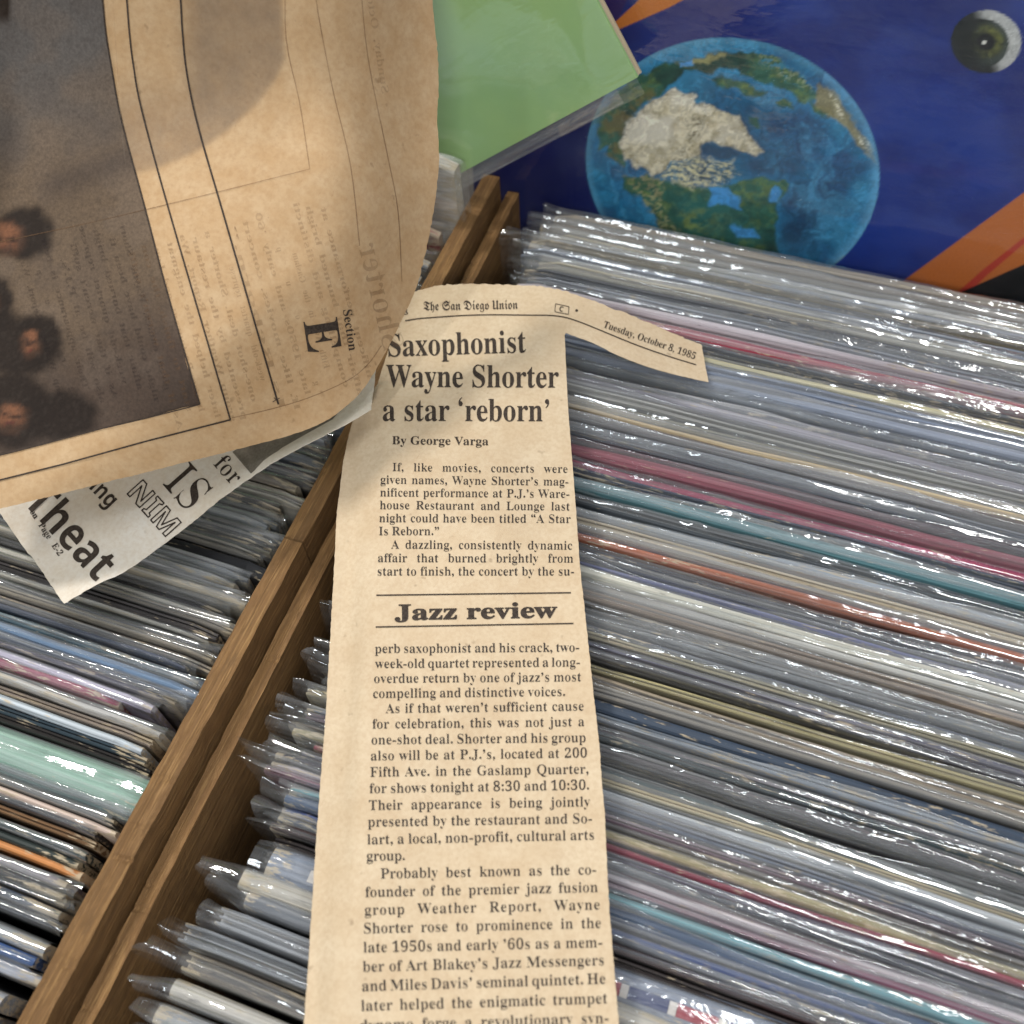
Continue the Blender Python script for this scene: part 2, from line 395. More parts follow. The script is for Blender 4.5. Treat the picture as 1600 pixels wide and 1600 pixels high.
def film_mesh(x0, x1, t, g, ridge, seed, flapL, flapR):
    """thin polythene bag over the jacket: two walls and a folded or rounded top, open beyond the jacket's end"""
    n = 210; m = 13
    a = x0 - flapL; b = x1 + flapR
    xs = np.concatenate([np.linspace(a, x0 + .004, 14 if flapL > .003 else 4)[:-1], np.linspace(x0 + .004, x1 - .004, n), np.linspace(x1 - .004, b, 14 if flapR > .003 else 4)[1:]])
    n = len(xs)
    n1 = vnoise(xs * 26, seed + .3, 1); n2 = vnoise(xs * 75, seed + .7, 2); n3 = vnoise(xs * 11, seed + .1, 3); n4 = vnoise(xs * 210, seed + .4, 4); n5 = vnoise(xs * 130, seed + .9, 5)
    fa, fb, fc, fd = [float(vnoise(seed * 1.7 + q, 2.2 + q)) - .5 for q in range(4)]
    V = []
    for i, x in enumerate(xs):
        out = max(0, (x0 - x) / .010, (x - x1) / .010); out = min(1.3, out)
        h = t / 2 * (1 - .55 * min(1, out)) + g * (.6 + .9 * n1[i])
        patch = min(1, max(0, n1[i] * 1.8 - .5))
        rz = ridge * (.35 + 1.1 * n3[i]) + .0005 * n2[i] + .0005 + .0007 * (n4[i] - .5) * patch
        ry = (n1[i] - .5) * min(.004, ridge * 1.6 + .0007) + (n2[i] - .5) * .0006
        yf = out * (fa * .006 - .0006) + out * (n5[i] - .5) * .0012; yb = out * (fb * .006 + .0006) + out * (n2[i] - .5) * .0014
        zt = out * fc * .005 - .0022 * max(0, out - .75) * 4 * abs(fd)
        wig = (n2[i] - .5) * .0005 + (n4[i] - .5) * .0004
        k = min(1, ridge / .003); o_ = min(1, out)
        rz = rz + zt
        low = zt * .6
        side = [(-h + yf * .3, -.315), (-h + wig + yf * .6, -.06), (-h - wig + yf, -.012), (-h + wig * .5 + yf, -.003 + low), (-h * .86 + ry * .3 * k + yf, rz * .30 - .0004 + low * .7), (-h * (.62 - .3 * k) + ry * .7 + yf * .7, rz * .74 + .0003 * n5[i]), (-h * (.24 - .16 * k) + ry + (yf * .6 + yb * .4), rz * .97)]
        top = [(ry + (yf + yb) / 2, rz)]
        oth = [(h * (.24 - .16 * k) + ry + (yf * .4 + yb * .6), rz * .95), (h * (.62 - .3 * k) + ry * .7 + yb * .7, rz * .70 + .0003 * n4[i]), (h * .86 + ry * .3 * k + yb, rz * .26 - .0005 + low * .7), (h - wig * .5 + yb, -.004 + low), (h + wig + yb * .4, -.315)]
        for q_, (y, z) in enumerate(side + top + oth): V.append((x + o_ * (float(vnoise(q_ * .25, seed)) - .5) * .0046, y, -ZB + z))
    F = []
    for i in range(n - 1):
        for j in range(m - 1):
            q = i * m + j; F.append((q, q + m, q + m + 1, q + 1))
    return mesh('plastic_sleeve', V, F, True)

ORD = ['first', 'second', 'third', 'fourth', 'fifth', 'sixth', 'seventh', 'eighth', 'ninth', 'tenth', 'eleventh', 'twelfth', 'thirteenth', 'fourteenth', 'fifteenth', 'sixteenth', 'seventeenth', 'eighteenth', 'nineteenth', 'twentieth', 'twenty-first', 'twenty-second', 'twenty-third', 'twenty-fourth', 'twenty-fifth']
def record(y, x0, x1, t, color, kind, label, group, seed, film=True, ridge=.001, fl=0.0, fr=0.0, z=0.0, yaw=0.0, tilt=0.0, g=.0003):
    root = empty('lp_record', ((x0 + x1) / 2, y, ZB + z), label, 'record', group)
    root.rotation_euler = (tilt, 0, yaw)
    w = (x1 - x0) / 2
    j = link('jacket', jacket_mesh(-w, w, t, kind, seed), M_JACKET, root)
    j.color = (*color, 1)
    if film:
        link('plastic_sleeve', film_mesh(-w, w, t, g, ridge, seed, fl, fr), M_FILM, root)
    return root

def run(items, xref, zref, y_stop, filler):
    """items: photo row of the record's top at column xref, colour, colour word, options -> list sorted back to front with fillers"""
    rows = [dict(y=float(U(xref, py, zref)[1]), c=lin(*c), w=w, **(o or {})) for py, c, w, o in items]
    rows.sort(key=lambda r: -r['y'])
    out = []
    for a, b in zip(rows, rows[1:] + [None]):
        out.append(a)
        end = b['y'] if b else y_stop
        gap = a['y'] - end
        k = max(0, int(round(gap / .0052)) - 1)
        for q in range(k):
            c, w = filler[int(R() * len(filler))]
            out.append(dict(y=a['y'] - gap * (q + 1) / (k + 1), c=lin(*c), w=w, fill=True))
    for i, r in enumerate(out):
        up = out[i - 1]['y'] - r['y'] if i else .004
        dn = r['y'] - out[i + 1]['y'] if i + 1 < len(out) else .004
        r['gap'] = min(up, dn)
    return out
FILL = [((150, 154, 160), 'grey'), ((96, 102, 112), 'slate grey'), ((190, 184, 172), 'off-white'), ((70, 70, 78), 'charcoal'), ((128, 118, 106), 'taupe'), ((172, 176, 184), 'pale grey'), ((52, 54, 62), 'black'), ((110, 122, 138), 'blue grey')]
right_items = [
 (425, (176, 164, 148), 'taupe', dict(ridge=.0008, t=.0026, lm=True)), (438, (150, 140, 128), 'brown grey', None), (449, (206, 196, 170), 'cream', dict(t=.0024)), (460, (184, 190, 200), 'pale blue grey', None),
 (475, (96, 88, 70), 'olive brown', None), (490, (138, 146, 160), 'blue grey', None), (506, (204, 194, 168), 'mottled cream', None), (522, (66, 70, 78), 'dark slate', None), (534, (150, 156, 166), 'slate', None),
 (548, (204, 194, 200), 'pale pink grey', None), (569, (158, 36, 62), 'crimson', dict(lm=True, kind='flat', ridge=.0004, t=.0034)), (587, (64, 68, 78), 'charcoal slate', None), (606, (222, 212, 168), 'pale yellow', dict(lm=True, t=.0024)),
 (622, (132, 144, 166), 'slate blue', None), (638, (150, 160, 180), 'blue grey', None), (654, (120, 126, 136), 'grey', None), (668, (62, 66, 74), 'dark grey', dict(ridge=.004)), (684, (164, 160, 172), 'lavender grey', None),
 (700, (180, 180, 178), 'pale grey', None), (716, (146, 144, 130), 'khaki grey', None), (733, (222, 196, 150), 'tan', dict(t=.0022, lm=True)), (743, (96, 76, 66), 'dark brown', dict(t=.002)), (757, (150, 154, 164), 'grey', None),
 (768, (152, 148, 160), 'lavender grey', None), (782, (78, 84, 92), 'dark slate', None), (799, (150, 84, 96), 'rose', dict(ridge=.004, t=.0034)), (820, (172, 30, 84), 'magenta', dict(lm=True, kind='flat', ridge=.001, t=.0032)),
 (838, (58, 62, 84), 'navy slate', None), (858, (84, 128, 136), 'teal', dict(lm=True, t=.0036, kind='flat')), (878, (74, 80, 86), 'dark slate', None), (895, (168, 178, 190), 'pale blue', dict(ridge=.003)), (916, (214, 200, 172), 'chipped cream', dict(t=.002, lm=True)),
 (929, (150, 146, 140), 'grey', None), (945, (172, 98, 66), 'copper', dict(lm=True, kind='round', t=.0046, ridge=.0005)), (963, (52, 54, 62), 'charcoal', None), (974, (48, 52, 68), 'navy', None), (985, (120, 126, 170), 'lavender blue', None),
 (1002, (226, 222, 206), 'ivory', dict(lm=True, kind='flat', t=.0034)), (1017, (190, 188, 182), 'light grey', None), (1035, (170, 152, 136), 'taupe', None), (1054, (78, 66, 58), 'dark brown', dict(kind='open')), (1072, (150, 152, 154), 'grey', None),
 (1087, (98, 106, 122), 'slate blue', None), (1100, (176, 168, 140), 'khaki', dict(t=.002)), (1116, (62, 58, 92), 'dark purple', None), (1134, (54, 52, 60), 'charcoal', None), (1152, (190, 178, 130), 'pale tan', dict(t=.0018)),
 (1176, (166, 150, 128), 'worn tan', dict(lm=True, kind='open', t=.0052)), (1194, (150, 142, 130), 'stone grey', None), (1214, (48, 64, 84), 'steel blue', dict(lm=True, kind='flat', t=.0046, film=False)), (1234, (150, 160, 172), 'blue white', dict(ridge=.003)), (1250, (92, 84, 92), 'mauve grey', None),
 (1264, (52, 66, 70), 'dark green', None), (1281, (88, 76, 84), 'purple brown', None), (1301, (40, 38, 40), 'black', dict(ridge=.004)), (1320, (84, 96, 98), 'grey green', None), (1334, (206, 190, 152), 'tan', dict(t=.002)), (1352, (186, 190, 194), 'light grey', None),
 (1370, (132, 142, 158), 'grey blue', None), (1390, (112, 92, 104), 'mauve', None), (1404, (110, 102, 98), 'brown grey', None), (1421, (158, 146, 104), 'khaki yellow', dict(lm=True, kind='flat', t=.0036)), (1440, (142, 38, 62), 'dark red', dict(lm=True, kind='round', t=.0026)), (1454, (92, 88, 108), 'slate purple', None),
 (1469, (48, 52, 64), 'dark slate', None), (1480, (106, 28, 54), 'wine red', dict(t=.002)), (1490, (206, 196, 200), 'pale pink', dict(t=.002)), (1502, (136, 84, 104), 'mauve pink', None), (1521, (98, 168, 178), 'turquoise', dict(lm=True, kind='round', t=.004)),
 (1547, (40, 74, 112), 'blue', dict(kind='round', t=.0036, lm=True)), (1571, (92, 108, 156), 'periwinkle blue', dict(kind='round', t=.0034, lm=True)), (1586, (80, 88, 104), 'slate', None), (1602, (66, 46, 46), 'maroon black', None), (1622, (44, 36, 36), 'brown black', dict(film=False)),
 (1660, (124, 134, 152), 'blue grey', dict(lm=True, kind='round', t=.0088, stripe=True, gapmax=.009, ridge=.001)),
]
def label_run(rows, tail, crateword):
    lms = [i for i, r in enumerate(rows) if r.get('lm')]
    for i, r in enumerate(rows):
        if r.get('lm'):
            r['label'] = f"record with a {r['w']} edge, {tail}"
            continue
        j = min(lms, key=lambda q: (abs(q - i), q))
        d = 'front of' if i > j else 'back of'
        how = 'in front of' if i > j else 'behind'
        r['label'] = f"{r['w']} edged record, {ORD[abs(i - j) - 1]} one {how} the {rows[j]['w']} record{crateword}"
    return rows
rr = run(right_items, 1300, -.0008, -.05, FILL)
label_run(rr, 'beside the clipping', '')
KINDS = ['round', 'open', 'flat', 'open']
stripe_rec = None
for i, r in enumerate(rr):
    s = 100 + i
    t = r.get('t') or max(.0018, min(.0052, r['gap'] * .78))
    t = min(t, r.get('gapmax', max(.0016, r['gap'] * .92)))
    x0 = -.0862 + (R() - .5) * .011
    ridge = r.get('ridge', .0006 + .0030 * R() ** 1.3)
    ro = record(r['y'], x0, x0 + .312, t, r['c'], r.get('kind') or KINDS[int(R() * 4)], r['label'] , 'records in the crate below the globe cover', s,
                film=r.get('film', True), ridge=ridge, fl=.002 + .0075 * R() ** 1.2, fr=.001, z=-.0012 + (R() - .5) * .0026, yaw=math.radians((R() - .5) * .35), g=.00015 + .0003 * R())
    if r.get('stripe'): stripe_rec = (ro, x0, t, s)
# red, white and blue dashes printed along the edge of the thick blue-grey record
ro, x0, t, sd_ = stripe_rec
V = []; F = []; C = []
ex = float(U(985, 1540, 0)[0])
for k in range(-14, 12):
    for (off, wd, c) in ((0, .0085, (142, 46, 60) if k % 2 else (52, 62, 100)), (.0086, .0016, (196, 190, 184))):
        xa = ex + k * .0103 + off - ro.location.x
        if abs(xa) > .148: continue
        b = len(V)
        for (xx, yy) in ((xa, -.0018), (xa + wd, -.0018), (xa + wd, .0008), (xa, .0008)):
            V.append((xx, yy, -ZB + .0003 + jacket_dz(xx, stripe_rec[3])[0])); C.append((*lin(*c), 1))
        F.append((b, b + 1, b + 2, b + 3))
me = mesh('dashed_stripe', V, F, False)
ca = me.color_attributes.new('Col', 'FLOAT_COLOR', 'POINT'); ca.data.foreach_set('color', np.array(C).ravel())
st = link('dashed_stripe', me, M_DYE, ro)
sm = st.modifiers.new('solid', 'SOLIDIFY'); sm.thickness = .0002

left_items = [
 (700, (56, 56, 60), 'black', None), (716, (120, 122, 124), 'grey', None), (730, (160, 164, 168), 'pale grey', None), (745, (44, 44, 48), 'black', None), (758, (96, 92, 86), 'brown grey', None), (772, (130, 124, 112), 'tan grey', None),
 (792, (42, 42, 46), 'chipped white', dict(lm=True, kind='flat', t=.0052, xe=-.1165, film=False)), (815, (146, 150, 156), 'grey', None), (830, (176, 176, 176), 'pale grey', None), (845, (110, 108, 106), 'grey', None), (858, (184, 176, 160), 'cream grey', None),
 (872, (84, 82, 84), 'charcoal', None), (888, (206, 198, 182), 'ivory', dict(kind='flat', lm=True)), (902, (128, 118, 104), 'taupe', None), (914, (70, 66, 66), 'charcoal', None), (927, (208, 202, 188), 'ivory', dict(kind='flat')), (942, (58, 56, 58), 'black', None), (955, (160, 148, 130), 'tan', None),
 (968, (140, 132, 124), 'taupe grey', None), (981, (54, 60, 84), 'navy', None), (996, (44, 90, 106), 'deep teal', dict(lm=True)), (1010, (120, 146, 176), 'steel blue', dict(ridge=.003)), (1023, (110, 116, 128), 'blue grey', None), (1035, (60, 58, 66), 'dark slate', dict(ridge=.003)),
 (1052, (200, 192, 214), 'lilac white', dict(xe=-.1275)), (1072, (156, 28, 78), 'magenta', dict(lm=True, kind='flat', ridge=.002, xe=-.136, t=.003)), (1090, (206, 202, 196), 'white', dict(xe=-.121)), (1108, (164, 150, 138), 'taupe', None), (1126, (190, 200, 208), 'pale blue', dict(xe=-.123)),
 (1142, (50, 66, 76), 'dark teal', dict(film=False, xe=-.121)), (1156, (40, 36, 34), 'worn cream', dict(kind='open', xe=-.1195, film=False)), (1200, (138, 180, 160), 'mint green', dict(lm=True, kind='round', t=.0105, gapmax=.0105, xe=-.1175, ridge=.001)), (1236, (92, 116, 116), 'grey green', dict(t=.002)),
 (1254, (88, 84, 80), 'charcoal', dict(kind='open')), (1270, (226, 204, 190), 'pale pink', dict(kind='round', t=.0026, lm=True, film=False)), (1284, (74, 76, 84), 'dark grey', None), (1302, (132, 100, 70), 'brown', None), (1322, (54, 70, 72), 'dark green', None), (1342, (40, 52, 50), 'black green', dict(film=False)),
 (1361, (206, 136, 74), 'copper orange', dict(lm=True, kind='flat', t=.0042, xe=-.1225)), (1381, (130, 120, 128), 'mauve grey', None), (1399, (44, 44, 48), 'black', dict(ridge=.002)), (1416, (66, 72, 82), 'slate', None), (1436, (70, 78, 92), 'slate blue', None), (1455, (52, 56, 64), 'charcoal', None),
 (1530, (60, 92, 146), 'blue', dict(lm=True, kind='flat')), (1556, (176, 180, 192), 'pale grey', None),
]
lr = run(left_items, 100, -.005, -.055, FILL)
label_run(lr, 'in the crate under the newspaper', ' under the newspaper')
for i, r in enumerate(lr):
    s = 400 + i
    t = r.get('t') or max(.0018, min(.0052, r['gap'] * .78))
    t = min(t, r.get('gapmax', max(.0016, r['gap'] * .95)))
    xe = r.get('xe') or (-.1165 - .008 * R())
    record(r['y'], xe - .312, xe, t, r['c'], r.get('kind') or KINDS[int(R() * 4)], r['label'], 'records in the crate under the newspaper', s,
           film=r.get('film', R() < .85), ridge=r.get('ridge', .0005 + .0022 * R() ** 2), fl=.001, fr=.001 + .006 * R() ** 2 if 'xe' not in r else .003,
           z=-.0045 + (R() - .5) * .0034, yaw=math.radians((R() - .5) * .35), g=.00015 + .0003 * R())
# records of the same crate that the newspaper covers
y = float(U(100, 700, -.005)[1]) + .0045
i = 0
while y < .218:
    c, w = FILL[int(R() * len(FILL))]
    xe = -.1170 - .008 * R()
    record(y, xe - .312, xe, .003, lin(*c), KINDS[int(R() * 4)], 'plastic sleeved record lying hidden under the open newspaper page', 'records under the newspaper page', 600 + i, ridge=.001, fr=.003, z=-.005 + (R() - .5) * .003)
    y += .0046; i += 1
# the last ones, seen again between page and crate wall
for k, (yy, c, w, zz, xe, tt, lab) in enumerate([
    (.2235, (170, 176, 180), 'grey', -.004, -.1195, .0034, 'grey record in clear sleeve, nearest the newspaper beside the red labelled one'),
    (.2290, (160, 166, 176), 'pale', -.003, -.1185, .0034, 'pale grey record in clear sleeve just in front of the dark red record'),
    (.2365, (150, 24, 40), 'red', .004, -.1170, .0030, 'dark red edged record near the far end of the crate wall'),
    (.2460, (226, 218, 206), 'white', .0235, -.1133, .0046, 'white record standing highest, before the green cover')]):
    record(yy, xe - .312, xe, tt, lin(*c), 'flat', lab, 'records in the crate under the newspaper', 700 + k, ridge=.002, fr=.003, z=zz)

# ------------------------------------------------------------------ blue cover with a globe, leaning behind the crate
def seg_dist(px, py, poly):
    """signed distance to a polygon, negative inside"""
    d = np.full(px.shape, 1e9); ins = np.zeros(px.shape, bool); n = len(poly)
    for i in range(n):
        x1, y1 = poly[i]; x2, y2 = poly[(i + 1) % n]
        dx, dy = x2 - x1, y2 - y1
        t = np.clip(((px - x1) * dx + (py - y1) * dy) / (dx * dx + dy * dy + 1e-9), 0, 1)
        d = np.minimum(d, np.hypot(px - x1 - t * dx, py - y1 - t * dy))
        c = ((y1 > py) != (y2 > py)) & (px < (x2 - x1) * (py - y1) / (y2 - y1 + 1e-12) + x1)
        ins ^= c
    return np.where(ins, -d, d)
LEAN = math.radians(3.0)
BN = np.array([0, -math.cos(LEAN), math.sin(LEAN)]); BUP = np.array([0, math.sin(LEAN), math.cos(LEAN)])
BP = np.array([0, .2745, 0.0])
blue = empty('record_cover', (.038, .2745 - .12 * math.tan(LEAN), -.1215), 'deep blue record cover with a painted globe, standing behind the records', 'record cover')
blue.rotation_euler = (-LEAN, 0, 0)
def grid_lines(lo, hi, a, b, fine, coarse):
    g = list(np.arange(lo, a, coarse)) + list(np.arange(a, b, fine)) + list(np.arange(b, hi, coarse)) + [hi]
    return np.array(sorted(set(np.round(g, 6))))
gx = grid_lines(-.120, .196, -.119, .085, .0005, .0014)
gz = grid_lines(-.12, .195, -.012, .118, .0005, .0014)
GX, GZ = np.meshgrid(gx, gz)
WP = BP + GX[..., None] * np.array([1, 0, 0]) + GZ[..., None] * BUP
px, py = PIX(WP)
def mixc(C, c, m): return C * (1 - m[..., None]) + np.array(c) * m[..., None]
C = np.zeros(GX.shape + (3,)) + np.array(lin(16, 42, 126))
f1 = fbm(px / 140, py / 90, 3, 5)
C = mixc(C, lin(26, 60, 152), sstep(.45, .75, f1) * .8)
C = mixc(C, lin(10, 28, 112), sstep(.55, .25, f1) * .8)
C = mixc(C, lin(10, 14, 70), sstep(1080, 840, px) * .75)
# orange bands
def band(poly, c, soft=1.2, m=1.0):
    global C
    C = mixc(C, c, sstep(soft, -soft, seg_dist(px, py, poly)) * m)
band([(930, -20), (1005, -60), (960, 34), (949, 42), (900, 20)], lin(48, 30, 92))
band([(948, 38), (990, 0), (1080, -90), (1160, -60), (1048, 2), (962, 40)], lin(206, 118, 40))
band([(1396, 446), (1600, 296), (1800, 150), (2000, 150), (1700, 372), (1505, 470), (1440, 500)], lin(200, 112, 48))
band([(1497, 452), (1540, 414), (1606, 362), (1700, 300), (1700, 312), (1606, 372), (1545, 424), (1506, 462)], lin(190, 62, 44))
band([(1505, 450), (1600, 408), (1700, 360), (1900, 700), (1490, 640)], lin(16, 16, 18))
# dark disc
dx, dy = (px - 1544) / 55.5, (py - 56) / 50.0
ang = math.radians(-22); ex_, ey_ = dx * math.cos(ang) - dy * math.sin(ang), dx * math.sin(ang) + dy * math.cos(ang)
rd = np.hypot(ex_, ey_)
disc = sstep(1.02, .97, rd)
D = np.zeros(C.shape) + np.array(lin(20, 26, 21))
D = mixc(D, lin(124, 128, 60), np.exp(-((rd - .40) / .13) ** 2) * sstep(-.6, .5, ex_ - ey_ * .6) * fbm(px / 5, py / 5, 31, 2) * 1.35)
D = mixc(D, lin(72, 84, 76), np.exp(-((rd - .62) / .13) ** 2) * .7 * sstep(-.4, .5, ex_ - ey_ * .3))
rim = sstep(.74, .80, np.hypot(ex_ + .10, ey_ - .08)) * sstep(-.15, .35, ex_ * .75 - ey_ * .6)
D = mixc(D, lin(214, 216, 212), rim * (.6 + .5 * fbm(px / 4, py / 4, 35, 2)))
D = mixc(D, lin(10, 12, 11), sstep(.28, .22, rd))
D = mixc(D, lin(236, 236, 226), sstep(.085, .05, np.hypot(ex_ + .04, ey_ - .03)))
C = C * (1 - disc[..., None]) + D * disc[..., None]
# globe: everything in units of a 1600 px wide enlargement of the picture of it
zx, zy = (px - 875.5) * 3.077, (py - 43) * 3.077
gc = np.array([-.0321, .0150]); gr_ = .0469
rg = np.hypot(GX - gc[0], GZ - gc[1]) / gr_
glob = sstep(1.006, .994, rg)
wx = (fbm(zx / 60, zy / 60, 51, 4) - .5) * 62; wy = (fbm(zx / 60, zy / 60, 61, 4) - .5) * 62
ax_, ay_ = zx + wx, zy + wy
S = lambda poly, soft=14: sstep(soft, -soft, seg_dist(ax_, ay_, poly))
n_a = fbm(zx / 170, zy / 150, 71, 5); n_b = fbm(zx / 34, zy / 26, 81, 4); n_c = fbm(zx / 12 + n_a * 6, zy / 9, 91, 3)
O = np.zeros(C.shape) + np.array(lin(32, 106, 146))
O = mixc(O, lin(30, 76, 116), sstep(.45, .8, n_a))
O = mixc(O, lin(54, 134, 172), sstep(.52, .28, n_a) * .7)
for cx_, cy_, s_ in ((1190, 860, 150), (1010, 620, 140), (700, 310, 90), (900, 440, 110), (1140, 970, 110)):
    O = mixc(O, lin(34, 56, 84), np.exp(-(((zx - cx_) ** 2 + (zy - cy_) ** 2) / s_ ** 2)) * (.35 + .55 * n_b))
swirl = fbm(zx / 90 + n_a * 5, zy / 200 + n_a * 5, 101, 4)
O = mixc(O, lin(72, 146, 186), sstep(.50, .80, swirl) * .5)
green_n = lambda: mixc(mixc(np.zeros(C.shape) + np.array(lin(46, 92, 76)), lin(86, 112, 66), sstep(.42, .78, n_b)), lin(30, 62, 54), sstep(.5, .3, n_a))
GRN = green_n()
LAND = [[(120, 470), (230, 330), (330, 240), (450, 170), (640, 120), (800, 90), (930, 95), (1060, 130), (1170, 215), (1250, 310), (1180, 340), (1090, 280), (960, 230), (860, 190), (720, 190), (600, 200), (500, 270), (420, 330), (330, 420), (300, 500), (310, 640), (230, 600), (215, 540), (170, 560), (200, 450)],
        [(730, 210), (860, 230), (990, 280), (960, 297), (860, 275), (760, 260)],
        [(920, 400), (955, 400), (962, 445), (925, 450)],
        [(1030, 340), (1120, 330), (1130, 370), (1060, 370)],
        [(380, 690), (480, 720), (560, 740), (700, 750), (860, 720), (900, 705), (1030, 715), (1115, 740), (1070, 800), (1040, 880), (1030, 960), (1050, 1070), (800, 1080), (620, 1040), (540, 980), (470, 930), (430, 830), (380, 780), (290, 770), (290, 705)],
        [(1200, 330), (1290, 350), (1320, 400), (1260, 400)]]
for q, poly in enumerate(LAND):
    m = S(poly, 10)
    edge = S(poly, 46)
    O = mixc(O, lin(58, 140, 190), np.clip(edge - m, 0, 1) * .55)
    O = O * (1 - m[..., None]) + GRN * m[..., None]
m = S([(520, 760), (700, 780), (900, 900), (1020, 1000), (700, 1000), (560, 900)], 60)
O = mixc(O, lin(40, 96, 92), m * .8)
m = np.exp(-(((zx - 640) / 110) ** 2 + ((zy - 910) / 70) ** 2)); O = mixc(O, lin(124, 140, 76), m * sstep(.35, .7, n_b) * .7)
for poly in ([(720, 750), (800, 742), (862, 790), (885, 868), (820, 842), (710, 832)], [(815, 935), (935, 935), (965, 1000), (880, 985)], [(1030, 740), (1058, 760), (1058, 830), (1010, 820)], [(560, 150), (640, 120), (650, 160), (570, 175)]):
    O = mixc(O, lin(64, 138, 196), S(poly, 8))
# warm brown fringe and mountain relief
m = S([(210, 430), (330, 330), (440, 260), (470, 300), (330, 430), (290, 520), (300, 640), (220, 590)], 20); O = mixc(O, lin(108, 98, 58), m * .75 * sstep(.3, .6, n_b))
m = S([(390, 780), (450, 750), (490, 830), (530, 920), (590, 990), (500, 960), (450, 890)], 12); O = mixc(O, lin(150, 150, 108), m * sstep(.36, .72, n_c) * .8)
m = S([(290, 700), (420, 680), (520, 720), (480, 800), (380, 780)], 16); O = mixc(O, lin(148, 142, 106), m * sstep(.40, .74, n_c) * .8)
m = S([(1250, 255), (1340, 310), (1420, 410), (1480, 510), (1525, 640), (1470, 590), (1420, 510), (1370, 450), (1290, 400), (1230, 330)], 12); O = mixc(O, lin(138, 130, 90), m * .9)
m = S([(1290, 300), (1350, 350), (1400, 430), (1380, 430), (1320, 370)], 8) + S([(1440, 480), (1490, 550), (1480, 580), (1445, 520)], 8); O = mixc(O, lin(214, 210, 184), np.clip(m, 0, 1) * sstep(.35, .6, n_c))
m = S([(1270, 1165), (1330, 1105), (1420, 1050), (1450, 1045), (1400, 1110), (1350, 1170)], 8); O = mixc(O, lin(142, 150, 84), m)
m = S([(930, 95), (1060, 130), (1190, 220), (1230, 290), (1120, 240), (1000, 170)], 14); O = mixc(O, lin(140, 152, 120), m * sstep(.42, .72, n_c) * .7); O = mixc(O, lin(66, 140, 172), m * sstep(.5, .36, n_b) * .7)
m = S([(640, 150), (800, 120), (800, 98), (640, 120)], 8); O = mixc(O, lin(150, 146, 96), m * .7)
# ice sheets, with streaky grey-brown relief
ICE = [(495, 290), (560, 265), (610, 290), (665, 345), (760, 370), (860, 405), (910, 480), (990, 585), (950, 603), (870, 570), (790, 540), (700, 540), (690, 580), (610, 600), (540, 620), (490, 665), (430, 695), (375, 645), (312, 615), (292, 530), (308, 470), (330, 420), (400, 380), (440, 330)]
m = S(ICE, 9)
IC = mixc(mixc(np.zeros(C.shape) + np.array(lin(196, 188, 164)), lin(174, 164, 136), sstep(.4, .65, n_b)), lin(214, 208, 190), sstep(.55, .35, n_a))
edge = S([(640, 560), (690, 440), (700, 400), (640, 420), (610, 500), (560, 600)], 26)
IC = mixc(IC, lin(92, 84, 58), np.clip(edge, 0, 1) * sstep(.42, .68, n_c) * .75)
edge2 = sstep(26, 8, np.abs(seg_dist(ax_, ay_, ICE)))
IC = mixc(IC, lin(112, 100, 70), edge2 * sstep(.40, .72, n_c) * .6)
O = O * (1 - m[..., None]) + IC * m[..., None]
m = S([(690, 545), (800, 545), (880, 580), (850, 610), (760, 600), (700, 590)], 16); O = mixc(O, lin(44, 70, 98), m * .8)
m = S([(480, 690), (540, 630), (660, 585), (720, 610), (830, 620), (865, 680), (770, 730), (650, 755), (560, 740)], 16)
st_ = fbm(zx / 26 + wx / 14, zy / 9 - zx / 30 + wy / 10, 121, 4)
O = mixc(O, lin(196, 190, 152), m * sstep(.34, .66, st_)); O = mixc(O, lin(84, 86, 60), m * sstep(.46, .30, st_) * .6)
# atmosphere rim of the painting
O = mixc(O, lin(96, 160, 208), sstep(.90, 1.0, rg) * .45 * (GX > -.01))
O = mixc(O, lin(60, 130, 172), sstep(.93, 1.0, rg) * .4 * (GX < -.05))
sw2 = fbm(zx / 26 + n_a * 9 + wx / 9, zy / 34 + n_b * 3, 141, 4)
O = O * (1 + (sstep(.40, .66, sw2) - .5) * .34)[..., None]
O = mixc(O, lin(110, 170, 196), sstep(.93, 1.0, rg) * .30)
O = np.clip(O * 1.34, 0, 1)
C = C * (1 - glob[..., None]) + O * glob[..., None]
ny_, nx_ = GX.shape
LX = GX - .038; LZ = GZ + .12
V = np.stack([LX.ravel(), np.zeros(LX.size), LZ.ravel()], -1)
# local frame: origin at the base, z up along the cover
F = [(a * nx_ + b, a * nx_ + b + 1, (a + 1) * nx_ + b + 1, (a + 1) * nx_ + b) for a in range(ny_ - 1) for b in range(nx_ - 1)]
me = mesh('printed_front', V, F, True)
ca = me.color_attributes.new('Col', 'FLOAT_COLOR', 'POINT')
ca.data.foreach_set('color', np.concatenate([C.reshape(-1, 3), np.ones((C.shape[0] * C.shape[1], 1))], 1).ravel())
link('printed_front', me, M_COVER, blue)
box('board', (-.158, .0002, 0), (.158, .0035, .315), M_BOARD, blue)
def film_sheet(name, w0, w1, h0, h1, yoff, parent, mat, amp, seed, nx=90, nz=90):
    V = []; F = []
    for a in range(nz + 1):
        for b in range(nx + 1):
            x = w0 + (w1 - w0) * b / nx; z = h0 + (h1 - h0) * a / nz
            V.append((x, yoff - amp * float(fbm(x * 22, z * 22, seed, 3)), z))
    for a in range(nz):
        for b in range(nx):
            q = a * (nx + 1) + b; F.append((q, q + 1, q + nx + 2, q + nx + 1))
    return link(name, mesh(name, V, F, True), mat, parent)
film_sheet('plastic_sleeve', -.161, .161, -.0005, .322, -.0004, blue, M_FILMC, .0016, 5)

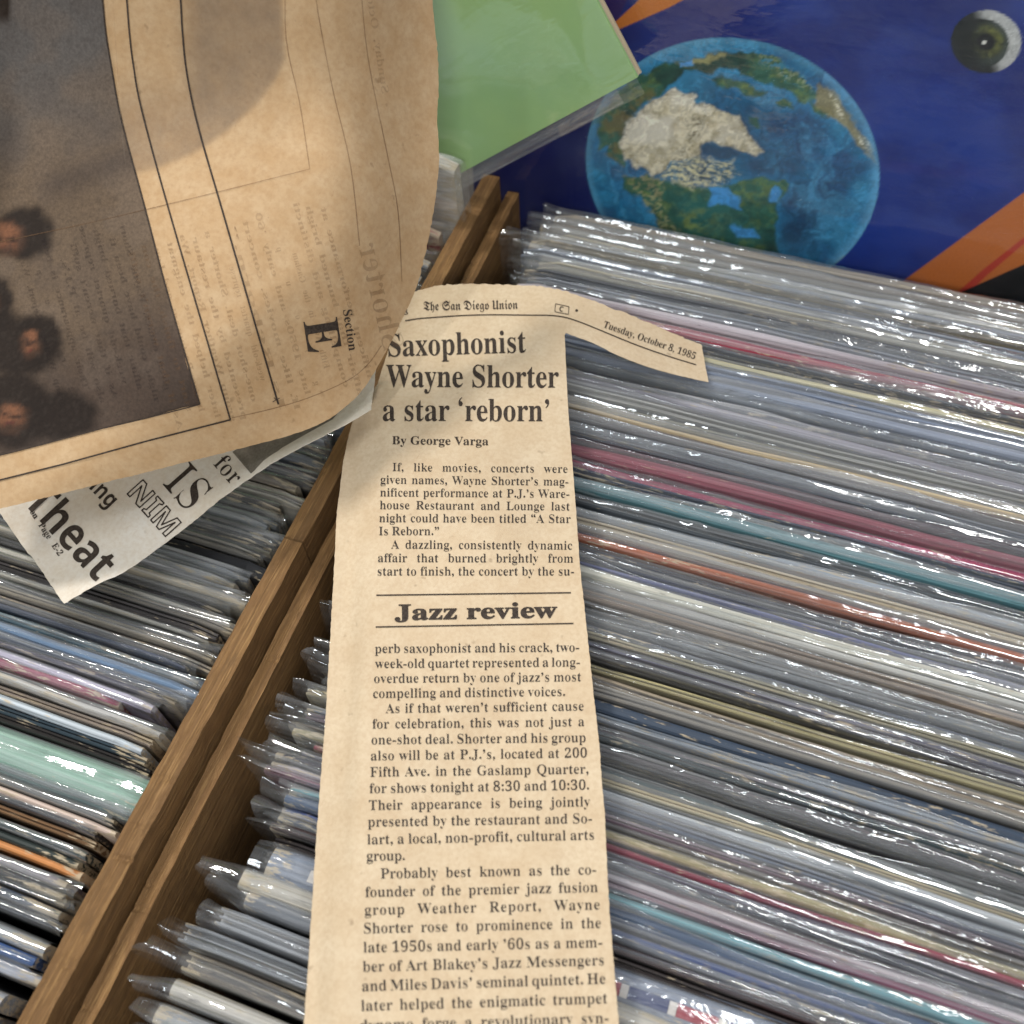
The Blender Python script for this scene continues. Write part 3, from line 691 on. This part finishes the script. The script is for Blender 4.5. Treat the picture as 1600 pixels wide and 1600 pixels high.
# ------------------------------------------------------------------ green cover, tipped on its corner before the blue one
GL = math.radians(12); GNV = np.array([0, -math.cos(GL), math.sin(GL)]); GP = np.array([-.05, .2585, .03])
A, B, CC = [Upl(x, y_, GP, GNV) for x, y_ in ((996, 121), (730, 265), (935, 0))]
u = (B - A) / np.linalg.norm(B - A); v = CC - A; v -= u * (u @ v); v /= np.linalg.norm(v); nn = np.cross(v, u); 
if nn @ GNV < 0: nn = -nn
green = empty('record_cover', tuple(A), 'plain light green record cover tipped on its corner above the crate wall', 'record cover')
green.matrix_world = Matrix(((-u[0], -nn[0], v[0], A[0]), (-u[1], -nn[1], v[1], A[1]), (-u[2], -nn[2], v[2], A[2]), (0, 0, 0, 1)))
# local: x from the corner towards -x along the bottom edge, y into the picture, z up the side
k = NT('green_card'); vv = k.coords()
nz = k.noise(vv, 14, 4, .55)
colr = k.ramp(nz, [(.3, lin(144, 184, 132)), (.52, lin(158, 194, 126)), (.75, lin(176, 206, 120))])
fz = k.noise(vv, 900, 2, .6); colr = k.mix(k.ramp(fz, [(.6, G3(0)), (.85, G3(.25))]), colr, lin(190, 206, 160))
k.l(colr, k.b.inputs['Base Color']); k.b.inputs['Roughness'].default_value = .5
M_GREEN = k.m
box('front_board', (-.315, 0, 0), (0, .0012, .315), M_GREEN, green, .0003)
box('back_board', (-.315, .0028, 0), (.0004, .0038, .315), M_BOARD, green, .0003)
box('spine', (-.0016, .0013, .0), (-.0002, .0027, .3149), M_BOARD, green)
film_sheet('plastic_sleeve', -.318, .0008, -.0045, .318, -.0006, green, M_FILMG, .0030, 15)
film_sheet('plastic_sleeve', -.318, -.009, -.0055, .05, .0042, green, M_FILM, .0006, 25, 60, 12)

# ------------------------------------------------------------------ sheets of newsprint: outline + height over the records
def jag(poly, amp, step, seed, sel=None):
    """subdivide an outline and give it the uneven edge of cut or torn newsprint"""
    out = []; s = 0.0; n = len(poly)
    for i in range(n):
        a = np.array(poly[i], float); b = np.array(poly[(i + 1) % n], float)
        L = np.linalg.norm(b - a); k = max(1, int(L / step))
        d = (b - a) / (L + 1e-9); nrm = np.array([-d[1], d[0]])
        am = amp if sel is None else sel[i]
        for q in range(k):
            p = a + (b - a) * q / k
            off = am * ((float(vnoise(s / 5.0, 0, seed)) - .5) * 1.5 + (float(vnoise(s / 60.0, 3, seed)) - .5) * 1.2) if q else 0
            out.append(p + nrm * off); s += L / k
    return out
def sheet(name, poly, zf, mat, step=14, thick=.00012, parent=None, eps=0.0):
    P = [tuple(p) for p in poly]; n = len(P)
    xs = [p[0] for p in P]; ys = [p[1] for p in P]
    gxs, gys = np.meshgrid(np.arange(min(xs) + step * .5, max(xs), step), np.arange(min(ys) + step * .5, max(ys), step))
    d = seg_dist(gxs, gys, P)
    ok = d < -step * .45
    pts = P + list(zip(gxs[ok].tolist(), gys[ok].tolist()))
    r = delaunay_2d_cdt([Vector(p) for p in pts], [(i, (i + 1) % n) for i in range(n)], [], 1, 1e-4)
    q = np.array([(v.x, v.y) for v in r[0]])
    W_ = U(q[:, 0], q[:, 1], zf(q[:, 0], q[:, 1]) + eps)
    F = [tuple(f) for f in r[2]]
    # faces must look up
    a, b, c = [W_[F[0][i]] for i in range(3)]
    if np.cross(b - a, c - a)[2] < 0: F = [tuple(reversed(f)) for f in F]
    me = mesh(name, W_, F, True)
    o = link(name, me, mat, parent)
    if thick:
        sm = o.modifiers.new('paper', 'SOLIDIFY'); sm.thickness = thick; sm.offset = -1
        es = o.modifiers.new('sharp_rim', 'EDGE_SPLIT'); es.split_angle = math.radians(50)
    return o, q

# ---- lettering
def mathmap(s, style):
    base = {'serif': (0x1d400, 0x1d41a, 0x1d7ce), 'frak': (0x1d56c, 0x1d586, None), 'sans': (0x1d5d4, 0x1d5ee, 0x1d7ec)}[style]
    if s.isascii() and s.isupper(): return chr(base[0] + ord(s) - 65)
    if s.isascii() and s.islower(): return chr(base[1] + ord(s) - 97)
    if s.isdigit() and base[2]: return chr(base[2] + ord(s) - 48)
    return s
GC = {}
def _dot(x, y, r=.078, n=10): return [(x + r * math.cos(2 * math.pi * q / n), y + r * math.sin(2 * math.pi * q / n)) for q in range(n)]
def _comma(x, y, flip=False):
    p = _dot(x, y, .078, 12) ; t = [(x + .072, y + .02), (x + .078, y - .06), (x + .03, y - .15), (x - .05, y - .205), (x - .055, y - .18), (x + .005, y - .12), (x + .02, y - .05), (x - .02, y)]
    if flip: p = [(2 * x - a, 2 * y - b) for a, b in p]; t = [(2 * x - a, 2 * y - b) for a, b in t]
    return p, t
def _punct():
    P = {}
    def mk(polys, adv):
        V = []; F = []
        for p in polys: F.append(tuple(range(len(V), len(V) + len(p)))); V += p
        return (V, F, adv)
    P['.'] = mk([_dot(.125, .075)], .25); P[','] = mk(list(_comma(.125, .075)), .25)
    P['’'] = mk(list(_comma(.14, .60)), .28); P['‘'] = mk(list(_comma(.14, .53, True)), .28)
    P['”'] = mk(list(_comma(.14, .60)) + list(_comma(.34, .60)), .48); P['“'] = mk(list(_comma(.14, .53, True)) + list(_comma(.34, .53, True)), .48)
    P['-'] = mk([[(.035, .185), (.295, .185), (.295, .268), (.035, .268)]], .33)
    P[':'] = mk([_dot(.14, .075), _dot(.14, .40)], .28)
    return P
PUNCT = _punct()
def text_mesh_raw(body, res, offset):
    cu = bpy.data.curves.new('t', 'FONT'); cu.body = body; cu.resolution_u = res; cu.offset = offset
    o = bpy.data.objects.new('t', cu); COL.objects.link(o)
    dg = bpy.context.evaluated_depsgraph_get()
    ev = o.evaluated_get(dg); m = ev.to_mesh()
    V = np.array([(v.co.x, v.co.y) for v in m.vertices]).reshape(-1, 2); F = [tuple(p.vertices) for p in m.polygons]
    ev.to_mesh_clear(); bpy.data.objects.remove(o); bpy.data.curves.remove(cu)
    return V, F
def glyph(ch, style, res=3, offset=0.0, thin=0.0, outline=0.0):
    key = (ch, style, res, offset, thin, outline)
    if key in GC: return GC[key]
    if style == 'serif' and ch in PUNCT:
        V, F, adv = PUNCT[ch]; GC[key] = (np.array(V), F, adv); return GC[key]
    m = mathmap(ch, style)
    V, F = text_mesh_raw(m, res, offset)
    bar = mathmap('I', style)
    Vb, _ = text_mesh_raw(bar, res, offset)
    V2, _ = text_mesh_raw(m + bar, res, offset)
    adv = V2[:, 0].max() - Vb[:, 0].max()
    if (thin or outline) and len(V) and (ch.isalnum() or outline):
        ec = {}
        for f in F:
            for a, b in zip(f, f[1:] + f[:1]):
                if (b, a) in ec: del ec[(b, a)]
                else: ec[(a, b)] = 1
        if outline:
            NV = []; NF = []
            for (a, b) in ec:
                d = V[b] - V[a]; L = np.linalg.norm(d)
                if L < 1e-9: continue
                n = np.array([-d[1], d[0]]) / L * outline; e = d / L * outline * .6
                k0 = len(NV); NV += [V[a] - n - e, V[b] - n + e, V[b] + n + e, V[a] + n - e]; NF.append((k0, k0 + 1, k0 + 2, k0 + 3))
            V, F = np.array(NV), NF
        else:
            area = sum(np.cross(V[f[1]] - V[f[0]], V[f[2]] - V[f[0]]) for f in F[:20] if len(f) >= 3)
            sg = 1 if area > 0 else -1
            N = np.zeros_like(V)
            for (a, b) in ec:
                d = V[b] - V[a]; L = np.linalg.norm(d)
                if L < 1e-9: continue
                n = np.array([d[1], -d[0]]) / L * sg
                N[a] += n; N[b] += n
            ln = np.linalg.norm(N, axis=1, keepdims=True); N = N / np.maximum(ln, 1e-9)
            V = V.copy(); V[:, 0] -= N[:, 0] * thin
    GC[key] = (V, F, adv); return GC[key]
class Ink:
    """collects lettering and rules laid out on one sheet, then makes one mesh of them"""
    def __init__(s, zf, eps=.00016): s.V = []; s.F = []; s.zf = zf; s.eps = eps
    def add(s, P, F):
        b = len(s.V); s.V += [tuple(p) for p in P]; s.F += [tuple(i + b for i in f) for f in F]
    def line(s, txt, style, p0, p1, cap, hs=1.0, justify=True, capem=.676, mirror=False, bend=None, fit=False, minsp=.16, maxsp=.9, **gk):
        p0 = np.array(p0, float); p1 = np.array(p1, float); L = np.linalg.norm(p1 - p0); d = (p1 - p0) / L
        up = np.array([d[1], -d[0]]) * (1 if not mirror else -1)
        em = cap / capem; G = [(ch, None if ch == ' ' else glyph(ch, style, **gk)) for ch in txt]
        w = sum(g[2] for _, g in G if g); ns = txt.count(' ')
        sx = em * hs; sp = .26 * sx; ls = 0.0
        if G and G[-1][1] is not None and len(G[-1][1][0]): w_last = G[-1][1][2] - G[-1][1][0][:, 0].max()
        else: w_last = 0
        w0 = G[0][1][0][:, 0].min() if G[0][1] is not None else 0
        W = (w - w_last - w0) * sx
        if justify:
            if ns:
                sp = (L - W) / ns
                if not (minsp * sx < sp < maxsp * sx):
                    want = np.clip(sp, minsp * sx, maxsp * sx); ls = (L - W - want * ns) / max(1, len(txt) - 1); sp = want
                    if abs(ls) > .08 * sx:
                        k = (L - want * ns) / W; sx *= k; ls = 0
            else: ls = (L - W) / max(1, len(txt) - 1)
        if fit:
            sx = L / ((w - w_last - w0) + .27 * ns); sp = .27 * sx; ls = 0
        x = -w0 * sx
        for ch, g in G:
            if g is None: x += sp + ls; continue
            V, F, adv = g
            if len(V):
                X = x + V[:, 0] * sx; Y = V[:, 1] * em
                P = p0 + X[:, None] * d + Y[:, None] * up
                if bend is not None:
                    t = X / L; P = P + (bend * 4 * t * (1 - t))[:, None] * np.array([0, 1.0])
                s.add(P, F)
            x += adv * sx + ls
    def stroke(s, pts, w):
        pts = [np.array(p, float) for p in pts]
        out = [pts[0]]
        for a, b in zip(pts, pts[1:]):
            k = max(1, int(np.linalg.norm(b - a) / 12))
            out += [a + (b - a) * (q + 1) / k for q in range(k)]
        P = []
        for i, p in enumerate(out):
            a = out[max(0, i - 1)]; b = out[min(len(out) - 1, i + 1)]; d = (b - a) / (np.linalg.norm(b - a) + 1e-9)
            n = np.array([-d[1], d[0]]) * w / 2; P += [p - n, p + n]
        s.add(P, [(2 * i, 2 * i + 2, 2 * i + 3, 2 * i + 1) for i in range(len(out) - 1)])
    def build(s, name, mat, parent):
        q = np.array(s.V)
        W_ = U(q[:, 0], q[:, 1], s.zf(q[:, 0], q[:, 1]) + s.eps)
        F = []
        for f in s.F:
            a, b, c = W_[f[0]], W_[f[1]], W_[f[2]]
            F.append(tuple(reversed(f)) if np.cross(b - a, c - a)[2] < 0 else f)
        return link(name, mesh(name, W_, F, False), mat, parent)

def curve_pts(ctrl, k=6):
    """Catmull-Rom through control points"""
    c = [np.array(p, float) for p in ctrl]; c = [2 * c[0] - c[1]] + c + [2 * c[-1] - c[-2]]; out = []
    for i in range(1, len(c) - 2):
        for q in range(k):
            t = q / k; a, b, d, e = c[i - 1], c[i], c[i + 1], c[i + 2]
            out.append(.5 * (2 * b + (d - a) * t + (2 * a - 5 * b + 4 * d - e) * t * t + (3 * b - a - 3 * d + e) * t ** 3))
    out.append(c[-2]); return [tuple(p) for p in out]

# ------------------------------------------------------------------ the clipping
def z_clip(x, y):
    x = np.asarray(x, float); y = np.asarray(y, float)
    z = .0150 - .006 * sstep(600, 1600, y)
    z = z - .0125 * sstep(880, 1130, x) * sstep(760, 520, y)
    z = z - .0035 * sstep(60, 0, x - (560 - (y - 640) * .085)) * sstep(600, 700, y)
    mg = sstep(70, 20, x - (545 - (y - 680) * .0745)) * sstep(640, 720, y)
    z = z + mg * (vnoise(x / 9, y / 700, 211) - .5) * .0011 + (vnoise(x / 300, y / 46, 213) - .5) * .0003
    z = z + (fbm(x / 170, y / 210, 201, 2) - .5) * .0038 + (vnoise(x / 60, y / 400, 207) - .5) * .0007
    return z
top_edge = curve_pts([(625, 470), (640, 459), (675, 448.5), (703, 444.5), (776, 444), (825, 446), (866, 452), (906, 463), (967, 485), (1028, 511), (1097, 540)], 3)
clip_poly = [(590, 600), (612, 530)] + top_edge + [(1101, 566), (1107, 597)] + curve_pts([(1107, 597), (1028, 578), (967, 556), (927, 536), (884, 520)], 3)[1:] + [(882, 524), (888, 645), (894, 720), (900, 795), (907, 890), (920, 1010), (937, 1170), (945, 1275), (952, 1425), (967, 1600), (975, 1720), (462, 1740), (475, 1600), (482, 1500), (495, 1300), (510, 1100), (520, 925), (526, 800), (536, 725), (545, 680), (556, 640)]
sel = [.3] * len(clip_poly)
cp = jag(clip_poly, 0, 4, 31, [.5] * 2 + [1.7] * len(top_edge) + [.4] * 17 + [.7] * 30)
clip, _ = sheet('newspaper_clipping', cp, z_clip, M_CLIP, 11)
tag(clip, 'long narrow newspaper clipping of a jazz concert review lying across the records', 'clipping')
ik = Ink(z_clip)
ik.line('The San Diego Union', 'frak', (662, 485), (809, 482.5), 13.5, capem=.70, res=4, fit=True)
ik.line('Tuesday, October 8, 1985', 'serif', (942, 511), (1085, 561.5), 10.5, fit=True, thin=.004)
ik.stroke(curve_pts([(633, 501), (662, 497), (744, 492), (825, 492.3), (870, 493.6), (906, 503), (987, 536), (1040, 555), (1088, 570)], 4), 1.7)
bx = [(868, 474.5), (889, 479), (888, 491), (867, 487)]
for a, b in zip(bx, bx[1:] + bx[:1]): ik.stroke([a, b], 1.0)
ik.line('C', 'sans', (873.5, 486), (882, 487.5), 7.5, justify=False)
a = np.linspace(0, 2 * math.pi, 11)[:-1]; ik.add(np.stack([901 + 2.3 * np.cos(a), 485 + 2.0 * np.sin(a)], -1), [tuple(range(10))])
ik.line('8', 'serif', (631, 492), (638, 491), 9, justify=False)
ik.build('masthead', M_INK, clip)
ik = Ink(z_clip)
ik.line('Saxophonist', 'serif', (607, 557), (822, 550.5), 34.5, fit=True, res=5)
ik.line('Wayne Shorter', 'serif', (603, 604.5), (873, 605.5), 34.5, fit=True, res=5)
ik.line('a star ‘reborn’', 'serif', (598, 657.5), (858, 658), 34.5, fit=True, res=5)
ik.build('headline', M_INK, clip)
ik = Ink(z_clip)
ik.line('By George Varga', 'serif', (612.5, 694), (763, 695.5), 12.6, fit=True, thin=.003)
ik.build('byline', M_INK, clip)
ik = Ink(z_clip)
ik.line('Jazz review', 'serif', (616.5, 968.6), (871, 964.4), 23.5, fit=True, offset=.016, res=5)
ik.stroke([(588, 930), (892, 926)], 2.0); ik.stroke([(587, 979.6), (896, 974)], 2.0)
ik.build('subheading', M_INK, clip)
BODY = [("If, like movies, concerts were", 613.4, 735.8, 886.6, 738.7), ("given names, Wayne Shorter’s mag-", 594.5, 755.4, 888, 758.6), ("nificent performance at P.J.’s Ware-", 594, 775.4, 889.5, 777.8), ("house Restaurant and Lounge last", 593.5, 795.2, 890, 797.4),
 ("night could have been titled “A Star", 592.5, 815.5, 891.5, 817), ("Is Reborn.”", 592, 836, 686, 836), ("A dazzling, consistently dynamic", 611, 857, 894, 858.6), ("affair that burned brightly from", 590.5, 878, 895.5, 878.8), ("start to finish, the concert by the su-", 590, 899, 897, 899),
 ("perb saxophonist and his crack, two-", 586, 1020.2, 905, 1018), ("week-old quartet represented a long-", 586, 1043.8, 906, 1041.2), ("overdue return by one of jazz’s most", 584.5, 1067, 908, 1064.3), ("compelling and distinctive voices.", 583, 1090.5, 883, 1087.3), ("As if that weren’t sufficient cause", 602.5, 1114, 912, 1110),
 ("for celebration, this was not just a", 582, 1138.3, 913, 1134.4), ("one-shot deal. Shorter and his group", 580.5, 1163, 915, 1159.3), ("also will be at P.J.’s, located at 200", 579.5, 1188, 917, 1183.4), ("Fifth Ave. in the Gaslamp Quarter,", 578.5, 1213.6, 919.5, 1208.6), ("for shows tonight at 8:30 and 10:30.", 577.5, 1239.2, 920.5, 1233.6),
 ("Their appearance is being jointly", 576.5, 1265.6, 922, 1259.8), ("presented by the restaurant and So-", 575, 1291.6, 925, 1286), ("lart, a local, non-profit, cultural arts", 574, 1319.2, 928, 1311.8), ("group.", 573, 1345, 632.5, 1344), ("Probably best known as the co-", 595, 1372.6, 931.5, 1366), ("founder of the premier jazz fusion", 571, 1401.6, 934, 1393.6),
 ("group Weather Report, Wayne", 570, 1429.6, 937, 1421), ("Shorter rose to prominence in the", 569, 1458.4, 939, 1449.8), ("late 1950s and early ’60s as a mem-", 568, 1488.2, 941, 1480), ("ber of Art Blakey’s Jazz Messengers", 567, 1518.4, 943.5, 1508), ("and Miles Davis’ seminal quintet. He", 566, 1548.8, 946, 1537), ("later helped the enigmatic trumpet", 564.5, 1579.6, 949, 1567.6), ("dynamo forge a revolutionary syn-", 563, 1610.6, 951, 1598.5)]
ik = Ink(z_clip)
for (tx, xa, ya, xb, yb) in BODY:
    cap = 12.3 + (ya - 790) * (15.9 - 12.3) / 750
    lastline = tx.endswith(('Reborn.”', 'group.', 'voices.'))
    ik.line(tx, 'serif', (xa, ya), (xb, yb), cap * 1.04, hs=1.0, thin=.017, res=3, minsp=.17, maxsp=.75)
ik.build('article_text', M_INKB, clip)

# ------------------------------------------------------------------ the browned newspaper page
def z_page(x, y):
    x = np.asarray(x, float); y = np.asarray(y, float)
    dep = .245 + .019 * sstep(470, 700, x) ** 1.3 - .020 * sstep(230, -200, y) + .006 * sstep(330, -60, x) * sstep(760, 300, y)
    d = (x - 545) * .64 + (y - 640) * .77       # towards the lower right corner
    dep = dep + .017 * sstep(-230, 10, d) - .004 * np.exp(-((x - 330) / 130) ** 2) * sstep(150, 450, y)
    dep = dep + (fbm(x / 260, y / 260, 301, 2) - .5) * .005
    dz = AX[2, 0] * (x - 800) / 1600 + AX[2, 1] * (y - 800) / 1600 + AX[2, 2]
    return CAM_H + dep * dz
right_edge = curve_pts([(678, -80), (676, 0), (681, 60), (685, 125), (683, 185), (686, 240), (683, 292), (672, 360), (657, 430), (637, 481), (606, 544), (569, 606), (537, 638), (500, 662), (450, 681), (375, 701), (200, 745), (0, 795), (-90, 818)], 4)
pg_poly = [(-90, -80)] + right_edge
page, _ = sheet('newspaper_page', jag(pg_poly, 0, 5, 77, [1.5 if p[0] > 660 else .7 for p in pg_poly]), z_page, M_PAGE, 13)
tag(page, 'browned newspaper page with a dark printed picture, lifted above the clipping', 'newspaper')
ik = Ink(z_page)
ik.stroke(curve_pts([(191, -80), (198, 0), (202, 50), (208, 100), (222, 175), (270, 350), (360, 656)], 6), 2.5)
ik.stroke(curve_pts([(274, -80), (282, 0), (285, 50), (292, 115), (310, 200), (352, 345), (435, 632)], 6), 2.7)
ik.stroke([(360, 656), (230, 689), (100, 725), (0, 750), (-90, 772)], 2.5)
ik.stroke([(426, 628), (437, 622)], 1.2); ik.stroke([(428, 621), (436, 630)], 1.0)
ik.build('printed_rules', M_INK, page)
ik = Ink(z_page)
ik.line('Section', 'serif', (536, 485), (545.5, 548.5), 13.5, fit=True, thin=.008)
ik.line('E', 'serif', (474, 503), (482.5, 557), 53, hs=1.04, justify=False)
ik.build('section_letter', M_INK, page)
# picture printed on the page
photo_edge = curve_pts([(150, -80), (160, 0), (165, 50), (174, 105), (190, 190), (225, 320), (262, 460), (312, 632)], 4)
photo_poly = [(-85, -78)] + photo_edge + [(230, 653), (150, 672), (60, 696), (-85, 733)]
pic, q = sheet('printed_picture', photo_poly, z_page, M_PRINT, 4.5, 0, page, .00008)
x, y = q[:, 0], q[:, 1]
PCc = np.zeros((len(q), 3)) + np.array(lin(98, 82, 66))
n1 = fbm(x / 70, y / 70, 401, 4); n2 = fbm(x / 9, y / 22, 411, 3); n3 = fbm(x / 16, y / 16, 441, 3); n4 = fbm(x / 14, y / 18, 451, 3)
def pm(c, m):
    global PCc
    PCc = PCc * (1 - m[:, None]) + np.array(c) * m[:, None]
pm(lin(84, 86, 88), sstep(330, 90, y + (n1 - .5) * 120 + x * .3) * .65)
pm(lin(62, 50, 44), sstep(520, 690, y + x * .5) * .8)
pm(lin(108, 94, 82), sstep(.52, .72, n1) * .3); pm(lin(74, 64, 58), sstep(.50, .3, n1) * .3)
pm(lin(44, 40, 42), np.exp(-(((y + x * .35 - 318) / 26) ** 2)) * sstep(40, 90, x) * .45)
pm(lin(40, 30, 22), sstep(14, 6, np.abs(x - 6)) * sstep(48, 20, y))
def blob(cx, cy, rx, ry, c, m=1.0, soft=.35, rot=0):
    ca_, sa_ = math.cos(rot), math.sin(rot); dx, dy = x - cx + (n3 - .5) * 14 + (n2 - .5) * 7, y - cy + (n4 - .5) * 14
    r = np.hypot((dx * ca_ + dy * sa_) / rx, (-dx * sa_ + dy * ca_) / ry)
    pm(c, sstep(1 + soft, 1 - soft, r) * m)
for (cx, cy, rx, ry) in ((38, 365, 46, 42), (30, 540, 66, 48), (-10, 475, 32, 46), (95, 650, 58, 40), (20, 640, 60, 62), (60, 530, 36, 40)):
    blob(cx, cy, rx, ry, lin(34, 26, 21), .97, .22)
def head(cx, cy, w, h):
    blob(cx, cy, w, h, lin(88, 60, 44), .85, .5)
    blob(cx + w * .1, cy - h * .62, w * .75, h * .38, lin(124, 82, 58), .75, .5); blob(cx - w * .35, cy + h * .22, w * .34, h * .26, lin(118, 76, 54), .6, .6); blob(cx + w * .42, cy + h * .24, w * .28, h * .24, lin(108, 70, 50), .55, .6)
    blob(cx + w * .38, cy - h * .12, w * .28, h * .13, lin(46, 32, 26), .8, .5); blob(cx - w * .38, cy - h * .12, w * .26, h * .13, lin(46, 32, 26), .8, .5)
    blob(cx, cy + h * .18, w * .12, h * .22, lin(128, 84, 60), .5, .6); blob(cx, cy + h * .55, w * .34, h * .10, lin(86, 42, 36), .8, .5); blob(cx, cy + h * .85, w * .7, h * .2, lin(58, 42, 32), .7, .5)
head(8, 374, 26, 26); head(48, 537, 15, 18); head(16, 652, 26, 22); head(-14, 476, 14, 17)
pm(lin(62, 54, 48), sstep(.60, .70, fbm(x / 5, y / 5, 461, 2)) * .22)
ca = pic.data.color_attributes.new('Col', 'FLOAT_COLOR', 'POINT')
ca.data.foreach_set('color', np.concatenate([PCc, np.ones((len(q), 1))], 1).ravel())
ik = Ink(z_page, .00018)
ik.stroke(photo_edge, 2.4); ik.stroke([(312, 632), (230, 653), (150, 672), (60, 696), (-85, 733)], 1.8)
ik.build('picture_border', M_INK, page)
# soft grey arc-edged patch, then print of the other side showing through, mirrored
sm_, q = sheet('grey_arc_patch', [(172, -70), (440, -70), (444, 20), (450, 100), (440, 140), (398, 190), (350, 232), (300, 264), (240, 288), (200, 292), (188, 200)], z_page, M_GREYARC, 5, 0, page, .00006)
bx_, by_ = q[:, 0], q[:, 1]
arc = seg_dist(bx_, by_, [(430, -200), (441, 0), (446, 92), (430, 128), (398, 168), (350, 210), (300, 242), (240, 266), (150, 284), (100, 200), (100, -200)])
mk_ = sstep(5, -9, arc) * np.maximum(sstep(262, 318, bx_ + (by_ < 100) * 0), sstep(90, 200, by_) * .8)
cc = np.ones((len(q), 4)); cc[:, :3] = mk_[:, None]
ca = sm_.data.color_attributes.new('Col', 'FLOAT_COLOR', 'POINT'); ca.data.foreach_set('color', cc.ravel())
ik = Ink(z_page, .00012)
for pts in ([(446, -60), (447, 60), (468, 160), (484, 264)], [(484, 264), (420, 280), (340, 300), (225, 328), (140, 348), (0, 378)], [(490, -40), (497, 20), (520, 140), (548, 260), (562, 384)], [(562, -40), (575, 90), (605, 240), (622, 330), (628, 440)], [(362, 653), (420, 640), (481, 622), (544, 594), (575, 569), (596, 540)]):
    ik.stroke(curve_pts(pts, 4), 1.5)
ik.build('show_through_rules', M_GHOSTL, page)
ik = Ink(z_page, .00012)
ik.line('Shorter', 'serif', (600, 548), (560, 384), 33, fit=True, thin=.015, mirror=True)
ik.line('Sunday, October', 'serif', (597, 146), (568, -40), 11, thin=.01, mirror=True)
GT = [b[0] for b in BODY]
d0 = np.array([.268, .963]); perp = np.array([.963, -.268])
for j in range(16):
    st0 = np.array([497, 312]) - perp * (20.5 * j) + np.array([0, 1.0]) * (6 * math.sin(j * 2.1))
    L = 290 + 18 * math.sin(j * 1.3) - max(0, j - 9) * 2
    if j in (3, 8): st0 = st0 + d0 * 70; L -= 90
    e0 = st0 + d0 * L
    if e0[1] > 640 - (520 - e0[0]) * -.0 and j < 4: L -= 30; e0 = st0 + d0 * L
    ik.line(GT[(j * 5 + 2) % len(GT)][:24], 'serif', tuple(e0), tuple(st0), 9.5, hs=1.05, mirror=True, minsp=.2, res=2)
ik.build('show_through_text', M_GHOST, page)
ik = Ink(z_page, .00022)
for j in range(9):
    st0 = np.array([186, 352]) - perp * (20.5 * j) + d0 * (16 * math.sin(j * 1.7))
    L = 268 - j * 4
    e0 = st0 + d0 * L
    ik.line(GT[(j * 3 + 1) % len(GT)][:24], 'serif', tuple(e0), tuple(st0), 9.5, hs=1.05, mirror=True, minsp=.2, res=2)
ik.build('show_through_text', M_GHOSTD, page)

# ------------------------------------------------------------------ folded sheet below the page
def z_low(x, y):
    x = np.asarray(x, float); y = np.asarray(y, float)
    z = .0115 + .006 * sstep(900, 650, y) + .0035 * sstep(300, 520, x)
    e = (y - (942 - (x - 100) * .53 - 45 * sstep(190, 420, x)))       # to the lower long edge
    z = z + .002 * sstep(-40, 10, e) * sstep(250, 420, x)
    return z + (fbm(x / 120, y / 120, 501, 2) - .5) * .0022
low_poly = [(-90, 690), (0, 802), (22, 834), (43, 864)] + [(48, 868), (100, 943)] + curve_pts([(100, 943), (158, 910), (190, 896), (240, 862), (300, 817), (350, 776), (400, 740), (450, 710), (500, 684), (548, 659), (580, 640)], 3)[1:] + [(590, 560), (400, 600), (150, 640)]
low, _ = sheet('newspaper_section', jag(low_poly, .9, 5, 91), z_low, M_LOW, 11)
tag(low, 'folded newspaper section with big black theatre headline, half under the page', 'newspaper')
ik = Ink(z_low)
ik.line('Theat', 'sans', (36, 786), (149, 909), 52, fit=True, res=5, capem=.714)
ik.line('ing', 'sans', (139, 763), (169, 794), 26, fit=True, capem=.714)
ik.build('theatre_headline', M_INK, low)
ik = Ink(z_low)
ik.line('NIM', 'sans', (198, 771), (259, 839), 33, fit=True, capem=.714, outline=.022)
ik.line('IS', 'serif', (254, 757), (291, 799), 55, fit=True, thin=.03, res=5)
ik.line('for', 'serif', (333, 726), (362, 759), 27, fit=True, thin=.02)
ik.line('on Page E-2', 'serif', (46, 800), (91, 869), 10, hs=.9)
ik.build('notice_text', M_INK, low)
pic2, q = sheet('printed_picture', [(363, 706), (392, 740), (440, 700), (475, 680), (520, 655), (540, 630), (450, 650)], z_low, M_PRINT, 8, 0, low, .0001)
cc = np.zeros((len(q), 4)) + np.array((*lin(120, 112, 102), 1)); cc[:, :3] *= (.6 + .8 * fbm(q[:, 0] / 20, q[:, 1] / 20, 511, 3))[:, None]
ca = pic2.data.color_attributes.new('Col', 'FLOAT_COLOR', 'POINT'); ca.data.foreach_set('color', cc.ravel())
